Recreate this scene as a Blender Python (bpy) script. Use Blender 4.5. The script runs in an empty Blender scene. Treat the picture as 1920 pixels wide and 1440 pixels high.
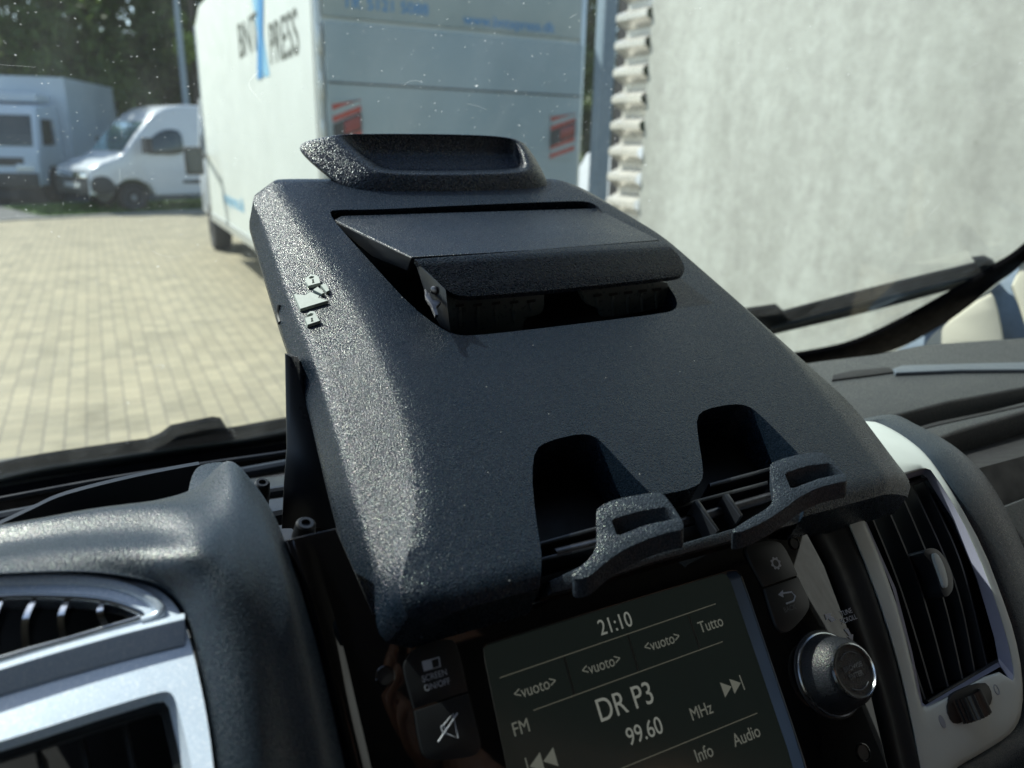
import bpy, bmesh, math, random
from mathutils import Vector, Matrix
from mathutils.geometry import tessellate_polygon
random.seed(7)
S = bpy.context.scene
COL = S.collection
R = math.radians

# ------------------------------------------------------------------ camera, world, sun, exposure
F = 1450.0                       # focal length in photo pixels (1920 wide)
pit, yaw, rol = R(17.25), R(27.9), R(1.3)
EYE = Vector((0, 0, 1.75))
fw = Vector((math.sin(yaw)*math.cos(pit), math.cos(yaw)*math.cos(pit), -math.sin(pit)))
rt = Vector((math.cos(yaw), -math.sin(yaw), 0)); up_ = rt.cross(fw)
RT = rt*math.cos(rol) + up_*math.sin(rol); UP = RT.cross(fw)
cam = bpy.data.cameras.new('camera'); co = bpy.data.objects.new('camera', cam); COL.objects.link(co)
m = Matrix((RT, UP, -fw)).transposed().to_4x4(); m.translation = EYE; co.matrix_world = m
cam.sensor_width = 36; cam.lens = F/1920*36; cam.clip_start = 0.01; cam.clip_end = 1000
cam.dof.use_dof = True; cam.dof.focus_distance = 0.40; cam.dof.aperture_fstop = 9.0
S.camera = co

SUN_AZ, SUN_EL = -36.0, 48.0     # clockwise from the van's forward axis (+Y)
w = bpy.data.worlds.new("World"); S.world = w; w.use_nodes = True
nt = w.node_tree; bg = nt.nodes['Background']
sky = nt.nodes.new('ShaderNodeTexSky'); sky.sky_type = 'NISHITA'; sky.sun_disc = False
sky.sun_elevation = R(SUN_EL); sky.sun_rotation = R(SUN_AZ)
nt.links.new(sky.outputs[0], bg.inputs[0]); bg.inputs[1].default_value = 0.135
sl = bpy.data.lights.new('sun', 'SUN'); sl.energy = 4.7; sl.angle = R(0.53); sl.color = (1, .965, .90)
so = bpy.data.objects.new('sun', sl); COL.objects.link(so)
sd = Vector((math.sin(R(SUN_AZ))*math.cos(R(SUN_EL)), math.cos(R(SUN_AZ))*math.cos(R(SUN_EL)), math.sin(R(SUN_EL))))
so.rotation_euler = sd.to_track_quat('Z', 'Y').to_euler()
S.view_settings.view_transform = 'Standard'; S.view_settings.look = 'None'
S.view_settings.exposure = 0.64; S.view_settings.gamma = 1
S.view_settings.use_curve_mapping = False
S.cycles.max_bounces = 8; S.cycles.transparent_max_bounces = 12
S.cycles.caustics_reflective = False; S.cycles.caustics_refractive = False

# ------------------------------------------------------------------ helpers
def ray(x, y): return fw + RT*((x-960)/F) + UP*((720-y)/F)
def D(x, y, d): return EYE + ray(x, y)*d
def PL(x, y, p0, n):
    r = ray(x, y); return EYE + r*((p0-EYE).dot(n)/r.dot(n))
def DZ(x, y, z): return PL(x, y, Vector((0, 0, z)), Vector((0, 0, 1)))
def DX(x, y, X): return PL(x, y, Vector((X, 0, 0)), Vector((1, 0, 0)))
def DY(x, y, Y): return PL(x, y, Vector((0, Y, 0)), Vector((0, 1, 0)))
class Plane:
    def __init__(s, p0, elev):
        e = R(elev); s.p0 = p0; s.n = Vector((0, -math.sin(e), math.cos(e)))
        s.u = Vector((1, 0, 0)); s.v = Vector((0, math.cos(e), math.sin(e)))
    def P(s, x, y, h=0): return PL(x, y, s.p0 + s.n*h, s.n)
    def uv(s, p): d = p - s.p0; return d.dot(s.u), d.dot(s.v)
    def at(s, u, v, h=0): return s.p0 + s.u*u + s.v*v + s.n*h

def link(o, parent=None):
    COL.objects.link(o)
    if parent is not None:
        o.parent = parent; o.matrix_parent_inverse = parent_inv(parent)
    return o
def parent_inv(p):
    M = Matrix.Identity(4); q = p
    while q is not None:
        M = (q.matrix_parent_inverse if q.parent else Matrix.Identity(4)) @ q.matrix_basis @ M if False else M
        q = q.parent
    return Matrix.Identity(4)
def thing(name, label, cat, loc=(0, 0, 0), rz=0, group=None):
    o = bpy.data.objects.new(name, None); COL.objects.link(o); o.empty_display_size = .05
    o.location = loc; o.rotation_euler = (0, 0, rz); o['label'] = label; o['category'] = cat
    if group: o['group'] = group
    return o
def tag(o, label, cat, group=None):
    o['label'] = label; o['category'] = cat
    if group: o['group'] = group
    return o
def struct(o): o['kind'] = 'structure'; return o
def mesh(name, bm, mat, parent=None, smooth=35, local=False):
    """bm in world space; a parented part is stored in its thing's own space"""
    me = bpy.data.meshes.new(name)
    bmesh.ops.recalc_face_normals(bm, faces=bm.faces)
    bm.to_mesh(me); bm.free(); me.materials.append(mat)
    if smooth:
        me.polygons.foreach_set('use_smooth', [True]*len(me.polygons)); me.set_sharp_from_angle(angle=R(smooth))
    o = bpy.data.objects.new(name, me); COL.objects.link(o)
    if parent is not None:
        if not local:
            W = world(parent); me.transform(W.inverted())
        o.parent = parent
    return o
def world(o):
    M = o.matrix_basis.copy()
    while o.parent: o = o.parent; M = o.matrix_basis @ M
    return M
def rnd(pts, it=2, k=.25):
    """corner cutting on a closed outline; points given as (x,y) or (x,y,'s') to keep sharp"""
    for _ in range(it):
        out = []
        n = len(pts)
        for i in range(n):
            a, b, c = pts[i-1], pts[i], pts[(i+1) % n]
            if len(b) > 2: out.append(b); continue
            out.append((b[0]+(a[0]-b[0])*k, b[1]+(a[1]-b[1])*k)); out.append((b[0]+(c[0]-b[0])*k, b[1]+(c[1]-b[1])*k))
        pts = out
    return pts
def cat(p, n, closed=False):
    """Catmull-Rom through p (Vectors), n samples per span"""
    out = []; L = len(p); spans = L if closed else L-1
    for i in range(spans):
        if closed: a, b, c, d = p[(i-1) % L], p[i], p[(i+1) % L], p[(i+2) % L]
        else: a, b, c, d = p[max(i-1, 0)], p[i], p[i+1], p[min(i+2, L-1)]
        for j in range(n):
            t = j/n; out.append(.5*((2*b)+(c-a)*t+(2*a-5*b+4*c-d)*t*t+(3*b-a-3*c+d)*t**3))
    if not closed: out.append(p[-1])
    return out
def net(rows, nu=6, nv=6):
    g = [cat(r, nu) for r in rows]
    cols = [cat([g[i][j] for i in range(len(g))], nv) for j in range(len(g[0]))]
    return [[cols[j][i] for j in range(len(cols))] for i in range(len(cols[0]))]
def grid_bm(g, bm=None):
    bm = bm or bmesh.new()
    V = [[bm.verts.new(p) for p in r] for r in g]
    for i in range(len(V)-1):
        for j in range(len(V[0])-1):
            bm.faces.new((V[i][j], V[i][j+1], V[i+1][j+1], V[i+1][j]))
    return bm
def solid_grid(top, bot):
    bm = bmesh.new()
    A = [[bm.verts.new(p) for p in r] for r in top]; B = [[bm.verts.new(p) for p in r] for r in bot]
    I, J = len(A), len(A[0])
    for i in range(I-1):
        for j in range(J-1):
            bm.faces.new((A[i][j], A[i][j+1], A[i+1][j+1], A[i+1][j])); bm.faces.new((B[i][j], B[i+1][j], B[i+1][j+1], B[i][j+1]))
    for j in range(J-1):
        bm.faces.new((A[0][j], B[0][j], B[0][j+1], A[0][j+1])); bm.faces.new((A[I-1][j], A[I-1][j+1], B[I-1][j+1], B[I-1][j]))
    for i in range(I-1):
        bm.faces.new((A[i][0], A[i+1][0], B[i+1][0], B[i][0])); bm.faces.new((A[i][J-1], B[i][J-1], B[i+1][J-1], A[i+1][J-1]))
    return bm
def slab_bm(outer, th, holes=(), bev=0, seg=2, bm=None, taper=0):
    """outer/holes: world points of the top face; th: Vector from the top to the bottom face"""
    bm = bm or bmesh.new()
    loops = [outer]+list(holes); tops = []; bots = []
    for L in loops:
        tops.append([bm.verts.new(p) for p in L]); bots.append([bm.verts.new(p+th) for p in L])
    flatT = [v for L in tops for v in L]; flatB = [v for L in bots for v in L]
    for a, b, c in tessellate_polygon([[Vector(p) for p in L] for L in loops]):
        try: bm.faces.new((flatT[a], flatT[b], flatT[c])); bm.faces.new((flatB[c], flatB[b], flatB[a]))
        except ValueError: pass
    edges = []
    for T, B in zip(tops, bots):
        n = len(T)
        for i in range(n):
            j = (i+1) % n
            bm.faces.new((T[i], B[i], B[j], T[j])); e = bm.edges.get((T[i], T[j]))
            if e: edges.append(e)
    if bev:
        bmesh.ops.recalc_face_normals(bm, faces=bm.faces)
        bmesh.ops.bevel(bm, geom=edges, offset=bev, segments=seg, profile=.5, affect='EDGES', clamp_overlap=True)
    return bm
def slab(name, plane, px, h, th, mat, parent, holes=(), bev=.0006, it=2, seg=2, smooth=35, hit=None):
    o = [plane.P(p[0], p[1], h) for p in rnd(px, it)]
    hs = [[plane.P(p[0], p[1], h) for p in rnd(q, it if hit is None else hit)] for q in holes]
    return mesh(name, slab_bm(o, plane.n*-th, hs, bev, seg), mat, parent, smooth)
def loft(loops, bm=None, cap0=True, cap1=True, sub=0):
    bm = bm or bmesh.new(); L = [[bm.verts.new(p) for p in l] for l in loops]; n = len(L[0])
    for a, b in zip(L, L[1:]):
        for i in range(n): bm.faces.new((a[i], a[(i+1) % n], b[(i+1) % n], b[i]))
    if cap0: bm.faces.new(L[0][::-1])
    if cap1: bm.faces.new(L[-1])
    return bm
def add_box(bm, lo, hi, M=None):
    vs = [Vector((x, y, z)) for z in (lo[2], hi[2]) for y in (lo[1], hi[1]) for x in (lo[0], hi[0])]
    if M: vs = [M @ v for v in vs]
    v = [bm.verts.new(p) for p in vs]
    for f in ((0, 2, 3, 1), (4, 5, 7, 6), (0, 1, 5, 4), (2, 6, 7, 3), (1, 3, 7, 5), (0, 4, 6, 2)):
        bm.faces.new([v[i] for i in f])
    return bm
def box(name, lo, hi, mat, parent=None, bev=0, M=None, local=False):
    bm = add_box(bmesh.new(), lo, hi, M)
    if bev: bmesh.ops.bevel(bm, geom=list(bm.edges), offset=bev, segments=2, profile=.5, affect='EDGES')
    return mesh(name, bm, mat, parent, local=local)
def tube(pts, r, seg=10, bm=None, cap=True):
    bm = bm or bmesh.new(); rings = []
    n = len(pts); rr = r if isinstance(r, (list, tuple)) else [r]*n
    up = Vector((0, 0, 1))
    for i, p in enumerate(pts):
        t = (pts[min(i+1, n-1)]-pts[max(i-1, 0)]).normalized()
        a = t.cross(up)
        if a.length < .1: a = t.cross(Vector((1, 0, 0)))
        a.normalize(); b = t.cross(a)
        rings.append([p+(a*math.cos(2*math.pi*k/seg)+b*math.sin(2*math.pi*k/seg))*rr[i] for k in range(seg)])
    return loft(rings, bm, cap, cap)
def lathe(c, axis, prof, seg=48, bm=None, cap0=True, cap1=True):
    """prof: (radius, height along axis)"""
    a = Vector(axis).normalized(); x = a.cross(Vector((0, 0, 1)))
    if x.length < .1: x = a.cross(Vector((1, 0, 0)))
    x.normalize(); y = a.cross(x)
    rings = [[c+a*h+(x*math.cos(2*math.pi*k/seg)+y*math.sin(2*math.pi*k/seg))*r for k in range(seg)] for r, h in prof]
    return loft(rings, bm, cap0, cap1)
def boolean(o, cutters):
    for c in cutters:
        md = o.modifiers.new('b', 'BOOLEAN'); md.operation = 'DIFFERENCE'; md.solver = 'EXACT'; md.object = c
    bpy.context.view_layer.update()
    dg = bpy.context.evaluated_depsgraph_get(); me = bpy.data.meshes.new_from_object(o.evaluated_get(dg))
    old = o.data; o.modifiers.clear(); o.data = me; bpy.data.meshes.remove(old)
    me.polygons.foreach_set('use_smooth', [True]*len(me.polygons)); me.set_sharp_from_angle(angle=R(28))
    for c in cutters: bpy.data.objects.remove(c, do_unlink=True)
def subsurf(o, lv=2):
    md = o.modifiers.new('s', 'SUBSURF'); md.levels = lv; md.render_levels = lv
    bpy.context.view_layer.update()
    dg = bpy.context.evaluated_depsgraph_get(); me = bpy.data.meshes.new_from_object(o.evaluated_get(dg))
    o.modifiers.clear(); o.data = me; me.polygons.foreach_set('use_smooth', [True]*len(me.polygons))
def text(name, body, origin, u, v, size, mat, parent, xs=1, align='CENTER', ext=.0001, shear=0, bold=0):
    """flat lettering; origin is the centre of the line"""
    cu = bpy.data.curves.new(name, 'FONT'); cu.body = body; cu.size = size; cu.align_x = align; cu.align_y = 'CENTER'
    cu.extrude = ext; cu.shear = shear; cu.offset = bold
    t = bpy.data.objects.new(name, cu); COL.objects.link(t); bpy.context.view_layer.update()
    me = bpy.data.meshes.new_from_object(t.evaluated_get(bpy.context.evaluated_depsgraph_get()))
    bpy.data.objects.remove(t, do_unlink=True)
    n = u.cross(v).normalized(); M = Matrix((u*xs, v, n)).transposed().to_4x4(); M.translation = origin
    me.transform(M); me.materials.clear(); me.materials.append(mat)
    if parent is not None: me.transform(world(parent).inverted())
    o = bpy.data.objects.new(name, me); COL.objects.link(o); o.parent = parent
    return o

# ------------------------------------------------------------------ materials
def newmat(name):
    m = bpy.data.materials.new(name); m.use_nodes = True; return m, m.node_tree, m.node_tree.nodes['Principled BSDF']
def setp(b, **k):
    for a, v in k.items(): b.inputs[a.replace('_', ' ')].default_value = v
def coords(nt, scale=(1, 1, 1), rot=(0, 0, 0)):
    tc = nt.nodes.new('ShaderNodeTexCoord'); mp = nt.nodes.new('ShaderNodeMapping')
    mp.inputs['Scale'].default_value = scale; mp.inputs['Rotation'].default_value = rot
    nt.links.new(tc.outputs['Object'], mp.inputs[0]); return mp.outputs[0]
def noise(nt, vec, scale, detail=3, rough=.5):
    n = nt.nodes.new('ShaderNodeTexNoise'); n.inputs['Scale'].default_value = scale; n.inputs['Detail'].default_value = detail
    n.inputs['Roughness'].default_value = rough; nt.links.new(vec, n.inputs['Vector']); return n.outputs['Fac']
def ramp(nt, fac, stops):
    r = nt.nodes.new('ShaderNodeValToRGB'); e = r.color_ramp.elements
    while len(e) < len(stops): e.new(.5)
    for k, (p, c) in zip(e, stops): k.position = p; k.color = (*c, 1) if len(c) == 3 else c
    nt.links.new(fac, r.inputs[0]); return r.outputs[0]
def math_(nt, op, a, b=None, clamp=False):
    n = nt.nodes.new('ShaderNodeMath'); n.operation = op; n.use_clamp = clamp
    for i, x in enumerate((a, b)):
        if x is None: continue
        if isinstance(x, (int, float)): n.inputs[i].default_value = x
        else: nt.links.new(x, n.inputs[i])
    return n.outputs[0]
def bump(nt, b, h, strength, dist):
    n = nt.nodes.new('ShaderNodeBump'); n.inputs['Strength'].default_value = strength; n.inputs['Distance'].default_value = dist
    nt.links.new(h, n.inputs['Height']); nt.links.new(n.outputs[0], b.inputs['Normal']); return n
def simple(name, col, rough=.5, metal=0, spec=.5, coat=0, var=0, vs=30, bmp=0):
    m, nt, b = newmat(name); setp(b, Base_Color=(*col, 1), Roughness=rough, Metallic=metal, Specular_IOR_Level=spec, Coat_Weight=coat)
    v = coords(nt)
    if var:
        f = noise(nt, v, vs, 4)
        c = ramp(nt, f, [(.3, [x*(1-var) for x in col]), (.7, [min(1, x*(1+var)) for x in col])]); nt.links.new(c, b.inputs['Base Color'])
    f2 = noise(nt, v, vs*3, 4); r = ramp(nt, f2, [(.3, (rough*.85,)*3), (.7, (min(1, rough*1.15),)*3)]); nt.links.new(r, b.inputs['Roughness'])
    if bmp: bump(nt, b, noise(nt, v, vs*8, 3), .4, bmp)
    return m
def grain(name, col=(.02, .021, .023), rough=.36, scale=900, strength=.55, dist=.00035, spec=.5, dust=.0, facet=.5):
    """moulded plastic with a fine leather grain: pebbles and creases"""
    m, nt, b = newmat(name); setp(b, Base_Color=(*col, 1), Roughness=rough, Specular_IOR_Level=spec)
    v = coords(nt)
    dn = nt.nodes.new('ShaderNodeTexNoise'); dn.inputs['Scale'].default_value = scale*.6; nt.links.new(v, dn.inputs['Vector'])
    mx = nt.nodes.new('ShaderNodeVectorMath'); mx.operation = 'SCALE'; nt.links.new(dn.outputs['Color'], mx.inputs[0]); mx.inputs['Scale'].default_value = .9/scale
    ad = nt.nodes.new('ShaderNodeVectorMath'); nt.links.new(v, ad.inputs[0]); nt.links.new(mx.outputs[0], ad.inputs[1])
    vo = nt.nodes.new('ShaderNodeTexVoronoi'); vo.feature = 'SMOOTH_F1'; vo.inputs['Scale'].default_value = scale; vo.inputs['Smoothness'].default_value = .35
    nt.links.new(ad.outputs[0], vo.inputs['Vector'])
    h = math_(nt, 'ADD', math_(nt, 'MULTIPLY', vo.outputs['Distance'], -1.0), math_(nt, 'MULTIPLY', noise(nt, v, scale*2.2, 2), .5))
    bn = bump(nt, b, h, strength, dist)
    # every pebble of the grain leans its own way
    v2 = nt.nodes.new('ShaderNodeTexVoronoi'); v2.inputs['Scale'].default_value = scale*1.35; nt.links.new(ad.outputs[0], v2.inputs['Vector'])
    sb = nt.nodes.new('ShaderNodeVectorMath'); sb.operation = 'SUBTRACT'; nt.links.new(v2.outputs['Color'], sb.inputs[0]); sb.inputs[1].default_value = (.5, .5, .5)
    sc = nt.nodes.new('ShaderNodeVectorMath'); sc.operation = 'SCALE'; nt.links.new(sb.outputs[0], sc.inputs[0]); sc.inputs['Scale'].default_value = facet
    ge = nt.nodes.new('ShaderNodeNewGeometry'); av = nt.nodes.new('ShaderNodeVectorMath'); nt.links.new(ge.outputs['Normal'], av.inputs[0]); nt.links.new(sc.outputs[0], av.inputs[1])
    nm = nt.nodes.new('ShaderNodeVectorMath'); nm.operation = 'NORMALIZE'; nt.links.new(av.outputs[0], nm.inputs[0]); nt.links.new(nm.outputs[0], bn.inputs['Normal'])
    sp = nt.nodes.new('ShaderNodeSeparateColor'); nt.links.new(v2.outputs['Color'], sp.inputs[0])
    big = noise(nt, v, 25, 4); r = math_(nt, 'MULTIPLY', ramp(nt, big, [(.3, (rough*.85,)*3), (.75, (rough*1.2,)*3)]), ramp(nt, sp.outputs[2], [(0, (.55,)*3), (1, (1.25,)*3)])); nt.links.new(r, b.inputs['Roughness'])
    tn = nt.nodes.new('ShaderNodeMix'); tn.data_type = 'RGBA'; tn.inputs['Factor'].default_value = .25; tn.inputs['A'].default_value = (1, 1, 1, 1); nt.links.new(v2.outputs['Color'], tn.inputs['B'])
    nt.links.new(tn.outputs['Result'], b.inputs['Specular Tint'])
    if dust:
        vd = nt.nodes.new('ShaderNodeTexVoronoi'); vd.inputs['Scale'].default_value = 160; nt.links.new(v, vd.inputs['Vector'])
        k = math_(nt, 'LESS_THAN', vd.outputs['Distance'], math_(nt, 'MULTIPLY', math_(nt, 'GREATER_THAN', noise(nt, v, 90, 0), .62), .045))
        mc = nt.nodes.new('ShaderNodeMix'); mc.data_type = 'RGBA'; mc.inputs['A'].default_value = (*col, 1); mc.inputs['B'].default_value = (.5, .5, .47, 1)
        nt.links.new(k, mc.inputs['Factor']); nt.links.new(mc.outputs['Result'], b.inputs['Base Color'])
    return m

M_board = grain('board_grained_plastic', (.005, .0105, .0185), .30, 1450, .5, .0005, spec=.40, dust=1, facet=.17)
M_lid = grain('lid_grained_plastic', (.005, .010, .0175), .36, 1250, .6, .0004, dust=1, facet=.16)
M_clip = grain('clip_grained_plastic', (.024, .032, .042), .34, 1500, .5, .0004, facet=.20)
M_dash = grain('dash_grained_plastic', (.022, .033, .045), .42, 1800, .32, .0004, facet=.11)
M_dash2 = grain('dash_far_plastic', (.034, .038, .04), .5, 900, .4, .0003, facet=.12)
M_smooth = simple('smooth_black_plastic', (.014, .016, .02), .32, var=.2)
M_black = simple('matte_black', (.006, .006, .007), .6, var=.2)
M_rubber = simple('rubber_black', (.010, .011, .013), .6, spec=.1, var=.3)
M_jaw = grain('jaw_plastic', (.075, .09, .088), .45, 500, .2, .0002, facet=.05)
M_icon = simple('moulded_symbol_grey', (.30, .34, .31), .5, var=.08, vs=600)
M_piano = simple('piano_black', (.003, .003, .004), .04, coat=.6)
M_btn = simple('button_black', (.012, .014, .016), .35, var=.1)
M_print = simple('printed_marking', (.42, .45, .50), .5)
M_print2 = simple('faint_printed_marking', (.10, .11, .12), .5)
M_white = simple('white_grey_vent_plastic', (.50, .55, .53), .42, var=.05, vs=40, bmp=.0001)
M_chrome = simple('bright_chrome', (.75, .77, .8), .12, 1)
M_thin = simple('dull_chrome', (.5, .52, .54), .2, 1)
M_vent = simple('vent_fin_black', (.018, .02, .022), .4)
M_steel = simple('steel_rod', (.12, .12, .13), .35, 1, var=.3, vs=200)
M_cream = simple('cream_pillar_trim', (.62, .60, .48), .7, var=.05, vs=12, bmp=.0004)
M_grey = simple('blue_grey_shadow_tone', (.30, .38, .47), .8, var=.1, vs=90, bmp=.0006)  # shadow tone on the pillar trim, put into a colour
M_head = simple('headlining_grey', (.14, .14, .14), .9, var=.05)
M_seat = simple('seat_fabric', (.05, .05, .055), .9, var=.2, vs=60, bmp=.001)

def mat_silver():
    m, nt, b = newmat('silver_metallic_paint'); setp(b, Metallic=.15, Roughness=.32, Coat_Weight=.3)
    v = coords(nt); f = nt.nodes.new('ShaderNodeTexVoronoi'); f.inputs['Scale'].default_value = 2600; nt.links.new(v, f.inputs['Vector'])
    g = nt.nodes.new('ShaderNodeSeparateColor'); nt.links.new(f.outputs['Color'], g.inputs[0])
    c = ramp(nt, g.outputs[0], [(0, (.52, .61, .72)), (.8, (.60, .69, .80)), (1, (.8, .84, .9))]); nt.links.new(c, b.inputs['Base Color'])
    bump(nt, b, noise(nt, v, 900, 2), .12, .0002); return m
M_silver = mat_silver()
def mat_screen():
    m, nt, b = newmat('lcd_screen'); setp(b, Base_Color=(.004, .006, .006, 1), Roughness=.16)
    b.inputs['Emission Color'].default_value = (.45, .62, .55, 1); b.inputs['Emission Strength'].default_value = .008
    bump(nt, b, noise(nt, coords(nt), 2500, 1), .05, .0001); return m
M_screen = mat_screen()
def emis(name, col, s):
    m, nt, b = newmat(name); setp(b, Base_Color=(.01, .01, .01, 1)); b.inputs['Emission Color'].default_value = (*col, 1); b.inputs['Emission Strength'].default_value = s; return m
M_lcd = emis('lcd_lettering', (.60, .64, .56), .15); M_lcd2 = emis('lcd_dim_lettering', (.55, .58, .48), .10); M_lcd3 = emis('lcd_rule', (.5, .5, .38), .08)
M_lcdk = emis('lcd_column_gap', (.1, .12, .1), .01)

def mat_glass():
    m = bpy.data.materials.new('dusty_windscreen_glass'); m.use_nodes = True; nt = m.node_tree; nt.nodes.clear()
    out = nt.nodes.new('ShaderNodeOutputMaterial'); tr = nt.nodes.new('ShaderNodeBsdfTransparent'); gl = nt.nodes.new('ShaderNodeBsdfGlossy')
    df = nt.nodes.new('ShaderNodeBsdfTranslucent'); df2 = nt.nodes.new('ShaderNodeBsdfDiffuse'); lw = nt.nodes.new('ShaderNodeLayerWeight')
    tr.inputs[0].default_value = (.86, .93, .90, 1); gl.inputs['Roughness'].default_value = 0; gl.inputs[0].default_value = (.9, .95, 1, 1)
    df.inputs[0].default_value = (.8, .88, .85, 1); df2.inputs[0].default_value = (.8, .85, .8, 1)
    v = coords(nt)
    f = math_(nt, 'ADD', math_(nt, 'MULTIPLY', math_(nt, 'POWER', lw.outputs['Facing'], 5), .5), .04)
    m1 = nt.nodes.new('ShaderNodeMixShader'); nt.links.new(f, m1.inputs[0]); nt.links.new(tr.outputs[0], m1.inputs[1]); nt.links.new(gl.outputs[0], m1.inputs[2])
    # dust: fine specks, sparse bigger crumbs, faint smears
    def specks(scale, r, thr, ns):
        vo = nt.nodes.new('ShaderNodeTexVoronoi'); vo.inputs['Scale'].default_value = scale
        wv = nt.nodes.new('ShaderNodeVectorMath'); wv.operation = 'SCALE'; wv.inputs['Scale'].default_value = .5/scale
        nn = nt.nodes.new('ShaderNodeTexNoise'); nn.inputs['Scale'].default_value = scale*1.5; nt.links.new(v, nn.inputs['Vector']); nt.links.new(nn.outputs['Color'], wv.inputs[0])
        aa = nt.nodes.new('ShaderNodeVectorMath'); nt.links.new(v, aa.inputs[0]); nt.links.new(wv.outputs[0], aa.inputs[1]); nt.links.new(aa.outputs[0], vo.inputs['Vector'])
        sep = nt.nodes.new('ShaderNodeSeparateColor'); nt.links.new(vo.outputs['Color'], sep.inputs[0])
        on = math_(nt, 'GREATER_THAN', sep.outputs[0], thr)
        k = math_(nt, 'SUBTRACT', 1, math_(nt, 'DIVIDE', vo.outputs['Distance'], r), True)
        return math_(nt, 'MULTIPLY', math_(nt, 'MULTIPLY', k, on), sep.outputs[1])
    s1 = specks(210, .20, .45, 3); s2 = specks(60, .08, .75, 3)
    sm = ramp(nt, noise(nt, coords(nt, (3, 1, .6), (0, 0, .4)), 6, 5, .7), [(.35, (0, 0, 0)), (.8, (1, 1, 1))])
    # hair-thin scratches: contour lines of a slow noise
    sc = math_(nt, 'ABSOLUTE', math_(nt, 'SUBTRACT', noise(nt, coords(nt, (1, 1, 1), (.3, .2, 1)), 11, 1), .5))
    sc = math_(nt, 'MULTIPLY', math_(nt, 'LESS_THAN', sc, .0012), math_(nt, 'GREATER_THAN', noise(nt, v, 14, 1), .6))
    tot = math_(nt, 'ADD', math_(nt, 'ADD', math_(nt, 'MULTIPLY', s1, .38), math_(nt, 'MULTIPLY', s2, .8)), math_(nt, 'ADD', math_(nt, 'MULTIPLY', sm, .035), math_(nt, 'ADD', math_(nt, 'MULTIPLY', sc, .14), .012)), True)
    m0 = nt.nodes.new('ShaderNodeMixShader'); m0.inputs[0].default_value = .35; nt.links.new(df.outputs[0], m0.inputs[1]); nt.links.new(df2.outputs[0], m0.inputs[2])
    m2 = nt.nodes.new('ShaderNodeMixShader'); nt.links.new(tot, m2.inputs[0]); nt.links.new(m1.outputs[0], m2.inputs[1]); nt.links.new(m0.outputs[0], m2.inputs[2])
    nt.links.new(m2.outputs[0], out.inputs[0]); return m
M_glass = mat_glass()

def mat_paving():
    m, nt, b = newmat('concrete_block_paving'); setp(b, Roughness=.75)
    v = coords(nt, (1, 1, 1), (0, 0, R(90)))
    br = nt.nodes.new('ShaderNodeTexBrick'); nt.links.new(v, br.inputs['Vector'])
    br.inputs['Scale'].default_value = 1; br.inputs['Brick Width'].default_value = .165; br.inputs['Row Height'].default_value = .115
    br.inputs['Mortar Size'].default_value = .006; br.inputs['Mortar Smooth'].default_value = .4
    br.inputs['Color1'].default_value = (.335, .30, .205, 1); br.inputs['Color2'].default_value = (.25, .225, .155, 1); br.inputs['Mortar'].default_value = (.15, .135, .105, 1)
    mx = nt.nodes.new('ShaderNodeMix'); mx.data_type = 'RGBA'; mx.blend_type = 'MULTIPLY'; mx.inputs['Factor'].default_value = 1
    st = ramp(nt, noise(nt, coords(nt), 1.6, 8, .72), [(.3, (.66, .65, .62)), (.45, (.93, .93, .91)), (.7, (1.15, 1.12, 1.08))])
    nt.links.new(br.outputs['Color'], mx.inputs['A']); nt.links.new(st, mx.inputs['B']); nt.links.new(mx.outputs['Result'], b.inputs['Base Color'])
    bump(nt, b, math_(nt, 'MULTIPLY', br.outputs['Fac'], -1), .5, .004); return m
M_paving = mat_paving()
M_asphalt = simple('asphalt', (.10, .105, .105), .85, var=.25, vs=3, bmp=.003)
M_kerb = simple('concrete_kerb', (.3, .29, .27), .8, var=.2, vs=6)
M_grass = simple('grass', (.06, .13, .02), .8, var=.4, vs=14)
def mat_concrete():
    m, nt, b = newmat('mottled_concrete'); setp(b, Roughness=.8)
    v = coords(nt); vs = coords(nt, (1, 1, .16))
    f = math_(nt, 'ADD', math_(nt, 'MULTIPLY', noise(nt, v, 16, 9, .72), .6), math_(nt, 'MULTIPLY', noise(nt, vs, 6, 6, .6), .4))
    c = ramp(nt, f, [(.34, (.29, .295, .275)), (.5, (.375, .388, .36)), (.66, (.47, .495, .465))])
    st = ramp(nt, noise(nt, coords(nt, (1, 1, .05)), 2.2, 5, .6), [(.35, (.86, .86, .84)), (.6, (1.03, 1.03, 1.02))])
    pit_ = nt.nodes.new('ShaderNodeTexVoronoi'); pit_.inputs['Scale'].default_value = 9; nt.links.new(v, pit_.inputs['Vector'])
    pk = ramp(nt, pit_.outputs['Distance'], [(.02, (.55, .5, .42)), (.07, (1, 1, 1))])
    mx = nt.nodes.new('ShaderNodeMix'); mx.data_type = 'RGBA'; mx.blend_type = 'MULTIPLY'; mx.inputs['Factor'].default_value = 1
    nt.links.new(c, mx.inputs['A']); nt.links.new(st, mx.inputs['B'])
    my = nt.nodes.new('ShaderNodeMix'); my.data_type = 'RGBA'; my.blend_type = 'MULTIPLY'; my.inputs['Factor'].default_value = .5
    nt.links.new(mx.outputs['Result'], my.inputs['A']); nt.links.new(pk, my.inputs['B'])
    nt.links.new(my.outputs['Result'], b.inputs['Base Color']); bump(nt, b, f, .3, .004); return m
M_concrete = mat_concrete()
M_corr = simple('weathered_corrugated_steel', (.60, .58, .53), .28, .35, var=.12, vs=5)
M_post = simple('galvanised_post', (.20, .27, .33), .6, var=.08)
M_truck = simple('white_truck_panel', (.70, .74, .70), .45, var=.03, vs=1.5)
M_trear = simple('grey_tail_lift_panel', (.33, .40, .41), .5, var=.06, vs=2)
M_alu = simple('aluminium_trim', (.6, .63, .62), .35, .7)
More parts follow.
